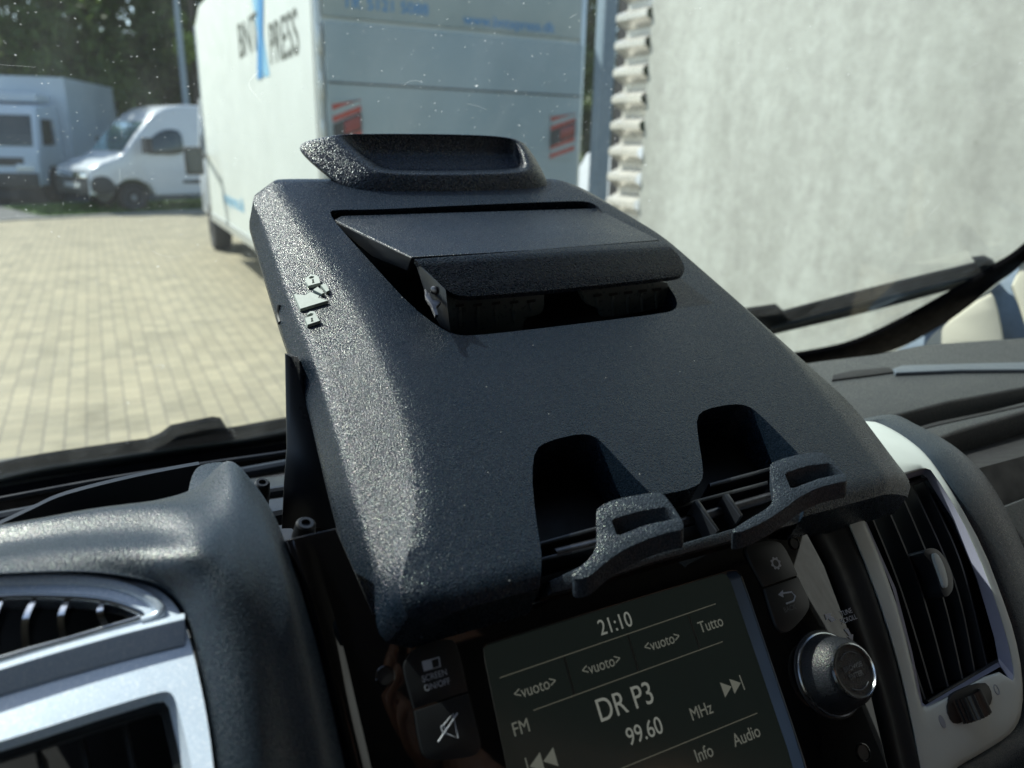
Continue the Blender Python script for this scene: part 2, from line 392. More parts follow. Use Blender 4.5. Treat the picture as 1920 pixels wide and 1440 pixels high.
M_red = simple('red_marking', (.42, .05, .03), .5); M_lampred = simple('red_lamp', (.25, .02, .02), .2)
M_letter = simple('dark_lettering', (.10, .11, .09), .6); M_blue = simple('blue_lettering', (.05, .26, .55), .6); M_lblue = simple('light_blue_lettering', (.25, .50, .68), .6)
M_van = simple('white_van_paint', (.62, .66, .70), .25, coat=.4, var=.03, vs=2)
M_lorry = simple('white_lorry_paint', (.55, .62, .68), .4, var=.06, vs=1)
M_wglass = simple('vehicle_glass', (.015, .03, .035), .05, coat=.5)
M_tyre = simple('tyre_rubber', (.02, .02, .022), .8); M_rim = simple('steel_rim', (.30, .33, .36), .4, .5)
M_plast = simple('bumper_plastic', (.03, .033, .036), .55); M_lens = simple('clear_lens', (.6, .62, .62), .1, .3)
M_bark = simple('bark', (.07, .055, .04), .9, var=.4, vs=4)
def mat_leaf(name, a, b_):
    m, nt, b = newmat(name); setp(b, Roughness=.55)
    oi = nt.nodes.new('ShaderNodeNewGeometry')
    c = ramp(nt, oi.outputs['Random Per Island'], [(0, a), (1, b_)]); nt.links.new(c, b.inputs['Base Color'])
    tl = nt.nodes.new('ShaderNodeBsdfTranslucent'); nt.links.new(c, tl.inputs[0]); mxs = nt.nodes.new('ShaderNodeMixShader'); mxs.inputs[0].default_value = .5
    out = nt.nodes['Material Output']; nt.links.new(b.outputs[0], mxs.inputs[1]); nt.links.new(tl.outputs[0], mxs.inputs[2]); nt.links.new(mxs.outputs[0], out.inputs[0]); return m
M_leafd = mat_leaf('dark_foliage', (.075, .13, .035), (.20, .29, .08)); M_leafl = mat_leaf('light_foliage', (.22, .32, .05), (.38, .48, .10))

# ================================================================== THE SETTING
def sheet(name, pts, z, mat):
    bm = bmesh.new(); bm.faces.new([bm.verts.new((x, y, z)) for x, y in pts]); return struct(mesh(name, bm, mat, smooth=0))
sheet('ground', [(-300, -200), (300, -200), (300, 400), (-300, 400)], -.012, M_asphalt)
k0, k1 = DZ(20, 414, 0), DZ(395, 396, 0)
dv = (k1-k0).normalized(); ka, kb = k0-dv*60, k1+dv*60
sheet('block_paving', [(-60, -30), (60, -30), (kb.x, kb.y), (ka.x, ka.y)], 0, M_paving)
nk = Vector((-dv.y, dv.x, 0))
struct(mesh('kerb', slab_bm([ka+Vector((0, 0, .04)), kb+Vector((0, 0, .04)), kb+nk*.14+Vector((0, 0, .04)), ka+nk*.14+Vector((0, 0, .04))], Vector((0, 0, -.1)), bev=.01), M_kerb))
bm = bmesh.new(); random.seed(3)
def tuft(c, h):
    a = random.uniform(0, 6.28); d = Vector((math.cos(a), math.sin(a), 0))*.02; l = Vector((random.uniform(-.4, .4)*h, random.uniform(-.4, .4)*h, h))
    bm.faces.new([bm.verts.new(p) for p in (c-d, c+d, c+l)])
g0 = DZ(90, 402, 0); g1 = DZ(190, 396, 0)
for _ in range(2500):
    t = random.random(); tuft(g0.lerp(g1, t)+nk*random.uniform(.2, 1.2)*(1-abs(t-.6)), random.uniform(.06, .22))
for _ in range(9000):
    p = k1+dv*random.uniform(-3.5, 14)+nk*random.uniform(.15, 3.2); tuft(p, random.uniform(.05, .15))
g = mesh('grass', bm, M_grass, smooth=0); g['kind'] = 'stuff'
gv = [k1-dv*3.5+nk*.16, k1+dv*16+nk*.16, k1+dv*16+nk*4.0, k1-dv*3.5+nk*4.0]
sheet('grass_verge', [(p.x, p.y) for p in gv], .002, M_grass)

# concrete wall beside the van, corrugated cladding at its far end, gate post
WX = 2.6
yw = DX(1209, 200, WX).y
bm = add_box(bmesh.new(), (WX, -6, -.1), (WX+.22, yw, 4.6)); bmesh.ops.bevel(bm, geom=list(bm.edges), offset=.012, segments=2, profile=.5, affect='EDGES')
tag(mesh('concrete_wall', bm, M_concrete), 'tall mottled grey concrete wall panel filling the right of the view', 'wall')
ye = DX(1153, 200, WX).y
prof = []; z = 0; pitch_ = .136; zoff = .02
while z < 4.4:
    for t, d in ((0, .015), (.10, .015), (.34, -.05), (.40, -.06), (.60, -.06), (.66, -.05), (.86, .015)): prof.append((z+t*pitch_+zoff, d))
    z += pitch_
bm = bmesh.new()
rowA = [Vector((WX+.035+d, yw+.003, z)) for z, d in prof]; rowB = [Vector((WX+.035+d, ye, z)) for z, d in prof]
gA = [rowA, rowB]
bm = grid_bm(gA); bmesh.ops.recalc_face_normals(bm, faces=bm.faces)
cw = mesh('corrugated_cladding', bm, M_corr, smooth=40)
tag(cw, 'strip of ribbed weathered steel cladding between the gate post and the concrete wall', 'cladding')
tag(box('dark_gap_infill', (WX+.06, ye+.002, -.1), (WX+.12, ye+.10, 4.4), M_black, None), 'added black dark-gap infill plate behind the ribbed cladding edge', 'infill')  # black plate added to fill the dark gap between ribs and post
pz = DY(1137, 200, 5.0); 
bm = add_box(bmesh.new(), (pz.x-.055, 5.0, -.1), (pz.x+.055, 5.11, 4.5)); bmesh.ops.bevel(bm, geom=list(bm.edges), offset=.008, segments=2, profile=.5, affect='EDGES')
tag(mesh('gate_post', bm, M_post), 'blue-grey square steel post standing just left of the corrugated cladding', 'post')

# ------------------------------------------------------------------ box truck
def wheel(parent, c, r=.36, wd=.24, axis=(0, 1, 0), local=True):
    a = Vector(axis); c = Vector(c)
    t = mesh('wheel', lathe(c, a, [(r*.6, -wd/2), (r*.95, -wd/2), (r, -wd*.35), (r, wd*.35), (r*.95, wd/2), (r*.6, wd/2)], 32), M_tyre, parent, local=local)
    mesh('rim', lathe(c, a, [(r*.62, -wd*.5-.002), (r*.62, wd*.5+.002), (r*.5, wd*.45), (r*.25, wd*.3), (r*.22, wd*.5), (.02, wd*.5)], 32), M_rim, t, local=local)
    return t
Yr = 5.85
rl = DY(603, 267, Yr).x; rr = DY(1085, 267, Yr).x
yf = DX(388, 300, rl).y                              # front end of the box body, seen past its left side
zb = DX(437, 432, rl).z; 
T = thing('box_truck', 'white box truck with lettering on its sunlit side and raised tail lift at its rear', 'truck', ((rl+rr)/2, Yr, 0))
zt = DX(385, 28, rl).z
side = [Vector((rl, Yr, zb)), Vector((rl, yf, zb)), Vector((rl, yf, zt)), Vector((rl, yf-.55, zt+.18)), Vector((rl, Yr, zt+.18))]
mesh('box_body', slab_bm(side, Vector((rr-rl, 0, 0)), bev=.02), M_truck, T)
# aluminium corner posts, hinges and rails along the rear left edge
box('corner_post', (rl-.012, Yr-.015, zb), (rl+.035, Yr+.09, zt+.2), M_alu, T, .006)
box('corner_post', (rr-.035, Yr-.015, zb), (rr+.012, Yr+.09, zt+.2), M_alu, T, .006)
for y_ in (75, 160, 250, 330): 
    zz = DY(600, y_, Yr).z; box('hinge', (rl-.006, Yr-.04, zz-.09), (rl+.03, Yr-.016, zz+.09), M_alu, T, .004)
box('side_rail', (rl-.015, Yr+.1, zb-.05), (rl+.02, yf, zb+.06), M_alu, T, .005)
box('front_edge_trim', (rl-.012, yf-.05, zb), (rl+.01, yf+.01, zt), M_alu, T, .004)
# rear: upper door panel and raised tail lift
def rz_(x, y): return DY(x, y, Yr).z
zs = rz_(840, 60)
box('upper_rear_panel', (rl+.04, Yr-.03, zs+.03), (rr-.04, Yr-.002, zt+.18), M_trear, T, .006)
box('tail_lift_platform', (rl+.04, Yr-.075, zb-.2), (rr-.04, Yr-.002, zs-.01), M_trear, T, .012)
box('platform_seam', (rl+.05, Yr-.079, rz_(840, 168)-.006), (rr-.05, Yr-.0755, rz_(840, 168)+.006), M_plast, T)
ux, uz = Vector((1, 0, 0)), Vector((0, 0, 1))
text('phone_lettering', 'Tlf. 5121 5088', DY(725, 12, Yr-.034), ux, uz, .105, M_blue, T, 1.05, bold=.001)
text('web_lettering', 'www.bntxpress.dk', DY(957, 45, Yr-.034), ux, uz, .105, M_blue, T, 1.0, bold=.001)
def chevron(px0, py0, px1, py1):
    a = DY(px0, py0, Yr-.078); b = DY(px1, py1, Yr-.078); x0, x1, z1, z0 = a.x, b.x, a.z, b.z
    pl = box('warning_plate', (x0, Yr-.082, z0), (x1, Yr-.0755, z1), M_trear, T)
    H = (z1-z0); W = x1-x0
    for k in range(5):
        zz = z0+H*(k/5+.02)
        pts = [Vector((x0, Yr-.084, zz)), Vector((x1, Yr-.084, zz+H*.2)), Vector((x1, Yr-.084, min(z1, zz+H*.30))), Vector((x0, Yr-.084, zz+H*.10))]
        mesh('red_stripe', slab_bm(pts, Vector((0, .0015, 0))), M_red, pl)
    zc = z0+H*.42
    mesh('lamp_housing', slab_bm([Vector((x0, Yr-.09, zc-.05)), Vector((x1, Yr-.09, zc+.04)), Vector((x1, Yr-.09, zc+.16)), Vector((x0, Yr-.09, zc+.07))], Vector((0, .008, 0))), M_plast, pl)
    mesh('tail_lamp', slab_bm([Vector((x0+W*.38, Yr-.097, zc+.005)), Vector((x1-.01, Yr-.097, zc+.05)), Vector((x1-.01, Yr-.097, zc+.14)), Vector((x0+W*.38, Yr-.097, zc+.09))], Vector((0, .006, 0)), bev=.004), M_lampred, pl)
chevron(622, 186, 680, 300); chevron(1033, 212, 1075, 300)
# side lettering reads towards the rear of the truck
us = Vector((0, -1, 0))
def tside(name, s, x, y, size, mat, xs, bold=.004):
    p = DX(x, y, rl-.004); return text(name, s, p, us, uz, size, mat, T, xs, bold=bold)
pE = DX(586, 60, rl)
tside('side_lettering', 'BNT', 464, 72, .46, M_letter, 1.25); tside('side_lettering', 'PRESS', 530, 76, .46, M_letter, .95)
pX = DX(488, 70, rl-.006)
for s_ in (1, -1):
    w_ = .13; hh = .34; lean = .16*s_
    pts = [Vector((rl-.006-.002*s_, pX.y+lean+w_, pX.z-hh)), Vector((rl-.006-.002*s_, pX.y+lean-w_, pX.z-hh)), Vector((rl-.006-.002*s_, pX.y-lean-w_, pX.z+hh*1.1)), Vector((rl-.006-.002*s_, pX.y-lean+w_, pX.z+hh*1.1))]
    mesh('letter_x', slab_bm(pts, Vector((.0015, 0, 0))), M_blue if s_ > 0 else M_lblue, T)
tside('small_side_lettering', 'bntxpress.dk', 437, 378, .22, M_lblue, 1.4)
# chassis, cab, wheels, mirror
box('chassis', (rl+.55, Yr+.2, .45), (rr-.55, yf+1.6, zb-.02), M_plast, T)
cab = [Vector((rl+.1, yf+.12, .5)), Vector((rl+.1, yf+2.05, .5)), Vector((rl+.1, yf+2.1, 1.25)), Vector((rl+.1, yf+1.35, 2.35)), Vector((rl+.1, yf+.12, 2.4))]
mesh('cab', slab_bm(cab, Vector((rr-rl-.2, 0, 0)), bev=.08, seg=3), M_van, T)
win = [Vector((rl+.085, yf+.3, 1.5)), Vector((rl+.085, yf+1.5, 1.45)), Vector((rl+.085, yf+1.1, 2.1)), Vector((rl+.085, yf+.3, 2.15))]
mesh('cab_window', slab_bm(win, Vector((.02, 0, 0)), bev=.01), M_wglass, T)
for xx in (rl+.22, rr-.22):
    for yy in (yf+.95, Yr+1.3):
        wheel(T, (xx, yy, .37), .37, .26, (1 if xx > rl+1 else -1, 0, 0), local=False)
box('mud_guard', (rl+.08, Yr+.85, .5), (rl+.4, Yr+1.75, .86), M_alu, T, .02)
mp = DX(366, 303, rl-.28)
mi = box('door_mirror', (mp.x-.13, mp.y-.06, mp.z-.17), (mp.x+.10, mp.y+.06, mp.z+.19), M_plast, T, .03)
box('mirror_glass', (mp.x-.1, mp.y-.067, mp.z-.13), (mp.x+.07, mp.y-.0605, mp.z+.15), M_wglass, mi)
mesh('mirror_arm', tube([mp+Vector((.1, 0, .06)), Vector((rl+.12, yf+1.0, mp.z+.06))], .03), M_plast, T)

# ------------------------------------------------------------------ white panel van (local: x forward, y left, z up)
def az_rot(az): return math.atan2(math.cos(R(az)), math.sin(R(az)))
van_fw = DZ(256, 398, 0)
azv = -111.0; fx = Vector((math.sin(R(azv)), math.cos(R(azv)), 0)); fy = Vector((-fx.y, fx.x, 0))
vo_ = van_fw+fx*.98-fy*.98
V = thing('panel_van', 'white high-roof panel van pointing left, sun glinting on its windscreen', 'van', (vo_.x, vo_.y, 0), az_rot(azv), None)
def prof_loft(name, prof, w0, w1, zlo, zhi, mat, par, bev=.06):
    """side profile (x,z) extruded across, pulled in towards the top"""
    bm = bmesh.new(); half = lambda z: w0+(w1-w0)*max(0, min(1, (z-zlo)/(zhi-zlo)))**1.6
    A = [bm.verts.new((x, half(z), z)) for x, z in prof]; B = [bm.verts.new((x, -half(z), z)) for x, z in prof]
    fa = bm.faces.new(A); fb = bm.faces.new(B[::-1]); n = len(A)
    for i in range(n): bm.faces.new((A[i], B[i], B[(i+1) % n], A[(i+1) % n]))
    ed = list(fa.edges)+list(fb.edges)
    bmesh.ops.recalc_face_normals(bm, faces=bm.faces)
    if bev: bmesh.ops.bevel(bm, geom=ed, offset=bev, segments=3, profile=.5, affect='EDGES', clamp_overlap=True)
    bmesh.ops.triangulate(bm, faces=[f for f in bm.faces if len(f.verts) > 4])
    return mesh(name, bm, mat, par, 40, local=True)
vp = [(0, .42), (-.02, .75), (-.06, 1.0), (-.35, 1.14), (-.72, 1.26), (-.86, 1.36), (-1.2, 1.76), (-1.5, 2.06), (-1.72, 2.26), (-2.0, 2.40), (-2.4, 2.48), (-5.35, 2.50), (-5.42, 2.3), (-5.42, .42), (-4.9, .36), (-1.5, .36), (-1.36, .62), (-1.1, .75), (-.84, .75), (-.6, .62), (-.5, .40)]
prof_loft('body', vp, 1.0, .86, 1.2, 2.5, M_van, V)
def vslab(name, pts, mat, par, off=.012, side=1, bev=.01, w=None):
    hf = lambda z: 1.0+(.86-1.0)*max(0, min(1, (z-1.2)/1.3))**1.6
    P = [Vector((x, side*(hf(z)+off), z)) for x, z in rnd(pts, 1)]
    return mesh(name, slab_bm(P, Vector((0, -side*.03, 0)), bev=bev), mat, par, local=True)
def vfront(name, x0, z0, x1, z1, hw0, hw1, mat, par, off=.015):
    n = Vector((z1-z0, 0, -(x1-x0))).normalized()
    if n.x < 0: n = -n
    P = [Vector((x0, -hw0, z0))+n*off, Vector((x0, hw0, z0))+n*off, Vector((x1, hw1, z1))+n*off, Vector((x1, -hw1, z1))+n*off]
    return mesh(name, slab_bm(P, n*-.03, bev=.008), mat, par, local=True)
def vcurve(name, pr, hws, mat, par, off=.014):
    rows = []
    for (x, z), h in zip(pr, hws): rows.append([Vector((x+off, y*h, z+off*.8)) for y in (-1, -.8, -.4, 0, .4, .8, 1)])
    return mesh(name, grid_bm(rows), mat, par, local=True)
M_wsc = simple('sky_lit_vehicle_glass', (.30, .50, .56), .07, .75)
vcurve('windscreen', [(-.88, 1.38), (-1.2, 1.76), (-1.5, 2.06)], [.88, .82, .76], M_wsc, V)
for s_ in (1, -1):
    vslab('side_window', [(-1.30, 1.32), (-2.25, 1.32), (-2.3, 1.5), (-2.28, 1.88), (-1.95, 1.92), (-1.62, 1.78), (-1.3, 1.48)], M_wglass, V, side=s_)
    vslab('side_moulding', [(-2.2, .62), (-5.0, .62), (-5.0, .74), (-2.2, .74)], M_plast, V, side=s_)
    vslab('door_handle', [(-2.5, 1.15), (-2.62, 1.15), (-2.62, 1.3), (-2.5, 1.3)], M_plast, V, side=s_)
    vslab('headlight', [(-.12, 1.0), (-.62, 1.2), (-.7, 1.14), (-.5, .98), (-.2, .86)], M_lens, V, side=s_, off=-.002)
    vslab('bumper_corner', [(-.03, .42), (-.03, .82), (-.4, .86), (-.58, .66), (-.56, .42)], M_plast, V, side=s_, off=.004)
    for x_ in (-.97, -4.55):
        wheel(V, (x_, s_*.86, .34), .34, .22, (0, s_, 0))
    mm = mesh('door_mirror', add_box(bmesh.new(), (-1.35, s_*1.28-.12, 1.35), (-1.2, s_*1.28+.12, 1.7)), M_plast, V, local=True)
vfront('bumper', -.0, .42, -.02, .80, .92, .92, M_plast, V)
vfront('chrome_bar', .0, .80, -.03, .92, .88, .88, M_chrome, V, .025); vfront('number_plate', .0, .55, -.01, .66, .45, .45, M_lens, V, .03)

# ------------------------------------------------------------------ lorry at the far left
lf = DZ(112, 378, 0); azl = -163.0; lx = Vector((math.sin(R(azl)), math.cos(R(azl)), 0)); ly = Vector((-lx.y, lx.x, 0))
lo_ = lf+lx*1.0-ly*1.05+Vector((0, 0, 0))
L = thing('lorry', 'pale lorry with a tall box body at the far left edge, facing the viewer', 'lorry', (lo_.x, lo_.y, 0), az_rot(azl))
lp = [(0, .45), (0, 1.1), (-.12, 1.35), (-.35, 2.25), (-.5, 2.42), (-1.9, 2.48), (-1.95, .75), (-1.5, .75), (-1.3, .9), (-.8, .9), (-.6, .75), (-.5, .45)]
prof_loft('cab', lp, 1.05, 1.0, 1.2, 2.5, M_lorry, L)
mesh('box_body', add_box(bmesh.new(), (-8.2, -1.22, .85), (-2.05, 1.22, 3.2)), M_lorry, L, local=True)
box('roof_deflector', (-1.9, -.9, 2.5), (-.9, .9, 2.75), M_lorry, L, .08, local=True)
vfront('windscreen', -.14, 1.42, -.33, 2.18, .92, .90, M_wglass, L); vfront('grille', .0, .95, .0, 1.15, .7, .7, M_plast, L); vfront('bumper', .03, .42, .03, .78, 1.0, 1.0, M_plast, L, .03)
for s_ in (1, -1):
    mesh('side_window', slab_bm([Vector((x, s_*1.06, z)) for x, z in ((-.45, 1.45), (-1.35, 1.45), (-1.35, 2.1), (-.6, 2.1))], Vector((0, -s_*.05, 0)), bev=.01), M_wglass, L, local=True)
    vfront('headlight', .02, .85, .0, 1.0, .2, .2, M_lens, L).location = (0, s_*.72, 0)
    box('side_guard', (-6.2, s_*1.1-.03, .45), (-3.6, s_*1.1+.03, .8), M_plast, L, .01, local=True)
    for x_ in (-1.05, -6.9): wheel(L, (x_, s_*.98, .44), .44, .28, (0, s_, 0))
box('chassis', (-8, -.5, .5), (-1, .5, .84), M_plast, L, local=True)

# lighter vehicle seen through the gap right of the truck
gp = DY(1097, 345, 15.0); 
Q = thing('parked_car', 'small white and blue vehicle glimpsed between the box truck and the gate post', 'car', (gp.x, 15.0, 0), R(90))
q = [(2.0, .3), (2.05, .8), (1.3, 1.0), (.7, 1.62), (-.9, 1.85), (-1.9, 1.9), (-2.0, 1.0), (-2.0, .3)]
bm = bmesh.new(); A = [bm.verts.new((x-2.0, .85, z)) for x, z in q]; B = [bm.verts.new((x-2.0, -.85, z)) for x, z in q]; bm.faces.new(A); bm.faces.new(B[::-1])
for i in range(len(A)): bm.faces.new((A[i], B[i], B[(i+1) % len(A)], A[(i+1) % len(A)]))
bmesh.ops.recalc_face_normals(bm, faces=bm.faces); bmesh.ops.bevel(bm, geom=list(bm.edges), offset=.07, segments=2, profile=.5, affect='EDGES', clamp_overlap=True)
mesh('body', bm, M_van, Q, local=True)
box('rear_window', (-4.02, -.7, 1.2), (-3.96, .7, 1.7), M_wglass, Q, .02, local=True)
box('blue_stripe', (-4.03, -.8, .95), (-3.97, .8, 1.15), M_lblue, Q, .01, local=True)
for s_ in (1, -1):
    for x_ in (-.7, -3.3): wheel(Q, (x_, s_*.76, .31), .31, .2, (0, s_, 0))

# ------------------------------------------------------------------ lamp post
p = DZ(350, 372, 0); p = DY(350, 205, 26.0); q = DY(333, 0, 26.0)
tag(mesh('lamp_post', tube([Vector((p.x, 26, 0)), Vector((p.x, 26, 4)), Vector((p.x, 26, 9.5))], [.11, .09, .06], 14), simple('lamp_post_grey', (.28, .34, .38), .5)),
    'slim pale grey lamp post rising behind the panel van', 'lamp post')

# ------------------------------------------------------------------ trees
def tree(name, label, x, y, h, r, mat, n, leaf=.16, low=.12, seed=0):
    random.seed(seed); t = thing(name, label, 'tree', (x, y, 0), 0, 'trees beyond the parking area')
    pts = [Vector((0, 0, 0)), Vector((random.uniform(-.2, .2), random.uniform(-.2, .2), h*.4)), Vector((random.uniform(-.4, .4), 0, h*.9))]
    bm = tube(cat(pts, 4), [.22*(1-i/10.) for i in range(9)], 8)
    cl = []
    for k in range(26):
        f = random.uniform(low, 1); zz = h*f; rad = r*math.sqrt(max(.08, 1-((f-.45)/.6)**2))*random.uniform(.3, 1); a = random.uniform(0, 6.28)
        c = Vector((math.cos(a)*rad, math.sin(a)*rad, zz)); cl.append((c, random.uniform(.5, 1.1)*r*.36))
        s0 = Vector((0, 0, zz*.8)); tube([s0, s0.lerp(c, .5)+Vector((0, 0, .15)), c], [.06, .04, .015], 5, bm)
    mesh('trunk', bm, M_bark, t, local=True)
    bm = bmesh.new()
    for k in range(n):
        c, cr = cl[k % len(cl)]
        d = Vector((random.gauss(0, 1), random.gauss(0, 1), random.gauss(0, .8))); d = d.normalized()*cr*random.random()**.4
        p = c+d; u = Vector((random.gauss(0, 1), random.gauss(0, 1), random.gauss(0, 1))).normalized(); v = u.orthogonal().normalized()
        s = leaf*random.uniform(.6, 1.4)
        bm.faces.new([bm.verts.new(q) for q in (p-u*s, p+v*s*.5, p+u*s, p-v*s*.5)])
    mesh('crown', bm, mat, t, smooth=0, local=True)
TR = [(-7.5, 33, 13, 4.2), (-3.6, 31, 12, 3.8), (-.8, 34, 14, 4.0), (2.2, 32.5, 12, 3.6), (5.2, 33, 12, 3.4), (9.5, 34, 12, 3.4), (13.8, 33, 11, 3.2), (18, 32, 12, 3.4), (22.5, 31, 12, 3.6), (27, 33, 12, 3.4), (-12, 32, 12, 3.6)]
wh = ['above the lorry at the far left', 'rising behind the lorry cab', 'between the lorry and the panel van', 'left of the lamp post', 'behind the truck body', 'hidden mostly by the truck box', 'beyond the middle of the truck', 'beyond the right of the truck', 'in the gap beside the gate post', 'furthest right past the gate post', 'furthest left beyond the lorry']
for i, ((x, y, h, r), s_) in enumerate(zip(TR, wh)):
    tree('tree', 'tall dark green tree '+s_, x, y, h, r, M_leafd, 15000 if i < 5 or i == 8 else 6000, .2 if i < 5 else .28, seed=i+11)
lt = DY(350, 120, 25.5)
tree('young_tree', 'sunlit yellow-green tree behind the lamp post', DY(366, 120, 27.2).x, 27.2, 8.5, 1.1, M_leafl, 11000, .12, .15, seed=50)
# undergrowth below the trees
random.seed(9); bm = bmesh.new()
for k in range(26000):
    x = random.uniform(-18, 34); y = 35+random.uniform(-.8, 2.5); z = 4.2*random.random()**.7*(1+.2*math.sin(x*.9)+.15*math.sin(x*2.3))
    p = Vector((x, y, z)); u = Vector((random.gauss(0, 1), random.gauss(0, 1), random.gauss(0, 1))).normalized(); v = u.orthogonal().normalized(); s = random.uniform(.15, .34)
    bm.faces.new([bm.verts.new(q) for q in (p-u*s, p+v*s*.6, p+u*s, p-v*s*.6)])
ug = mesh('undergrowth', bm, M_leafd, smooth=0); ug['kind'] = 'stuff'

# ================================================================== THE VAN WE SIT IN
SP = Plane(D(910, 1215, .295), 50)      # face of the centre console
BP = Plane(D(690, 1200, .26), 25)       # raised document board
class Curved(Plane):
    """the console face on the passenger side, rolling away from the driver towards its top"""
    def P(s, x, y, h=0):
        k = 0
        for _ in range(12):
            p = Plane.P(s, x, y, h-.004-k); v = s.uv(p)[1]; k = 10*max(0, v+.002)**2
        return p
SQ = Curved(SP.p0.copy(), 53)
VP = Plane(D(340, 1130, .259), 38)      # driver-side vent moulding

# ---- windscreen surface
def GY(X, Z, off=0): return .95-off-.10*((X-.16)/.93)**2-(Z-1.42)
def PG(x, y, off=0):
    r = ray(x, y); t = .9
    for _ in range(30):
        p = EYE+r*t; g = p.y-GY(p.x, p.z, off); p2 = EYE+r*(t+1e-3); g2 = p2.y-GY(p2.x, p2.z, off); t -= g/((g2-g)/1e-3)
    return EYE+r*t
WS = thing('windscreen', 'dusty scratched windscreen glass with its black rim, in front of the dashboard', 'windscreen', (.16, .95, 1.42))
rows = []
for i in range(13):
    Z = 1.36+.80*i/12; rows.append([Vector((X, GY(X, Z), Z)) for X in [-.85+2.05*j/24 for j in range(25)]])
mesh('glass', grid_bm(rows), M_glass, WS)
def band(name, topl, botl, mat, par, off=.012, th=.008, bev=.0012):
    T_ = cat([PG(x, y, off) for x, y in topl], 6); B_ = cat([PG(x, y, off) for x, y in botl], 6)
    return mesh(name, slab_bm(T_+B_[::-1], Vector((0, th*.7, th*.7)), bev=bev), mat, par)
M_frit = simple('windscreen_black_rim', (.004, .004, .005), .7, spec=.05)
band('rim', [(1380, 686), (1530, 662), (1610, 642), (1700, 600), (1790, 550), (1860, 508), (1925, 465), (2060, 330)],
     [(1380, 712), (1540, 688), (1630, 671), (1705, 645), (1790, 596), (1862, 538), (1925, 490), (2070, 350)], M_frit, WS)
band('rim', [(-200, 966), (0, 926), (200, 890), (370, 862), (530, 840), (760, 800)], [(-200, 1030), (0, 990), (200, 950), (370, 915), (530, 890), (760, 850)], M_frit, WS, .014)
band('cowl_strip', [(-200, 955), (0, 914), (200, 879), (370, 852), (530, 829), (760, 789)], [(-200, 967), (0, 927), (200, 891), (370, 863), (530, 841), (760, 801)], simple('cowl_strip_grey', (.13, .13, .11), .6, var=.2, vs=20), WS, -.01, .004)
band('cowl', [(-200, 942), (0, 902), (200, 866), (370, 838), (530, 812), (760, 772)], [(-200, 957), (0, 916), (200, 881), (370, 854), (530, 831), (760, 791)], M_rubber, WS, -.02, .004)

# ---- wipers, outside the glass
def wiper(label, top, bot, cap=None, group='wipers resting at the foot of the windscreen'):
    a = cat([PG(x, y, -.02) for x, y in top], 5); b = cat([PG(x, y, -.02) for x, y in bot], 5)
    W_ = thing('wiper', label, 'wiper', a[0], 0, group)
    mesh('blade', slab_bm(a+b[::-1], Vector((0, .003, .003)), bev=.001), M_rubber, W_)
    mid = [p.lerp(q, .42)+Vector((0, -.004, -.004)) for p, q in zip(a, b)]
    mesh('spine', tube(mid, .004, 8), simple('wiper_spine', (.07, .08, .085), .35), W_)
    return W_
w1 = wiper('black wiper lying along the lower left of the windscreen', [(-200, 945), (0, 873), (200, 838), (420, 808), (535, 788), (800, 745)], [(-200, 975), (0, 905), (200, 868), (420, 838), (535, 815), (800, 770)])
kp = [(275, 832), (300, 822), (322, 806), (400, 790), (415, 792), (428, 812), (432, 836), (330, 852)]
mesh('arm_clip', slab_bm([PG(x, y, -.012) for x, y in kp], Vector((0, .005, .005)), bev=.0015), M_rubber, w1)
w2 = wiper('black wiper on the right of the windscreen, reaching to the passenger corner', [(1440, 594), (1500, 578), (1600, 552), (1700, 527), (1800, 503), (1852, 490)], [(1446, 628), (1506, 614), (1600, 592), (1700, 566), (1800, 538), (1856, 516)])
kp = [(1400, 585), (1458, 577), (1474, 590), (1478, 612), (1440, 622)]
mesh('arm_clip', slab_bm([PG(x, y, -.012) for x, y in kp], Vector((0, .005, .005)), bev=.0015), M_rubber, w2)
kp = [(1826, 489), (1850, 486), (1866, 493), (1860, 508), (1842, 516), (1836, 503)]
mesh('end_cap', slab_bm([PG(x, y, -.01) for x, y in kp], Vector((0, .005, .005)), bev=.0015), M_plast, w2)

# ---- A-pillar trim beyond the right end of the windscreen
PT = thing('pillar_trim', 'cream windscreen pillar trim with a blue-grey shadow strip coloured across it at the right edge', 'trim', DX(1850, 620, 1.12))
PPn = Plane(DX(1850, 620, 1.10), 0); PPn.n = Vector((-.82, -.50, .28)).normalized()
def pslab(name, px, h, mat, bev=.003, th=.02, it=1): 
    o = [PPn.P(x, y, h) for x, y in rnd(px, it)]; return mesh(name, slab_bm(o, PPn.n*-th, bev=bev), mat, PT)
pslab('shadow_backing', [(1668, 664), (1712, 641), (1794, 594), (1864, 538), (1930, 486), (2050, 376), (2050, 660), (1930, 660), (1760, 668)], -.06, M_grey, it=0)  # blue-grey slab showing past the panels: the trim's shadow strip as colour
pslab('trim_panel', [(1733, 646), (1752, 622), (1856, 545), (1868, 560), (1884, 640), (1884, 655), (1736, 660)], 0, M_cream, .006)
pslab('trim_panel', [(1890, 516), (1990, 430), (1990, 660), (1938, 660), (1920, 590)], 0, M_cream, .006)

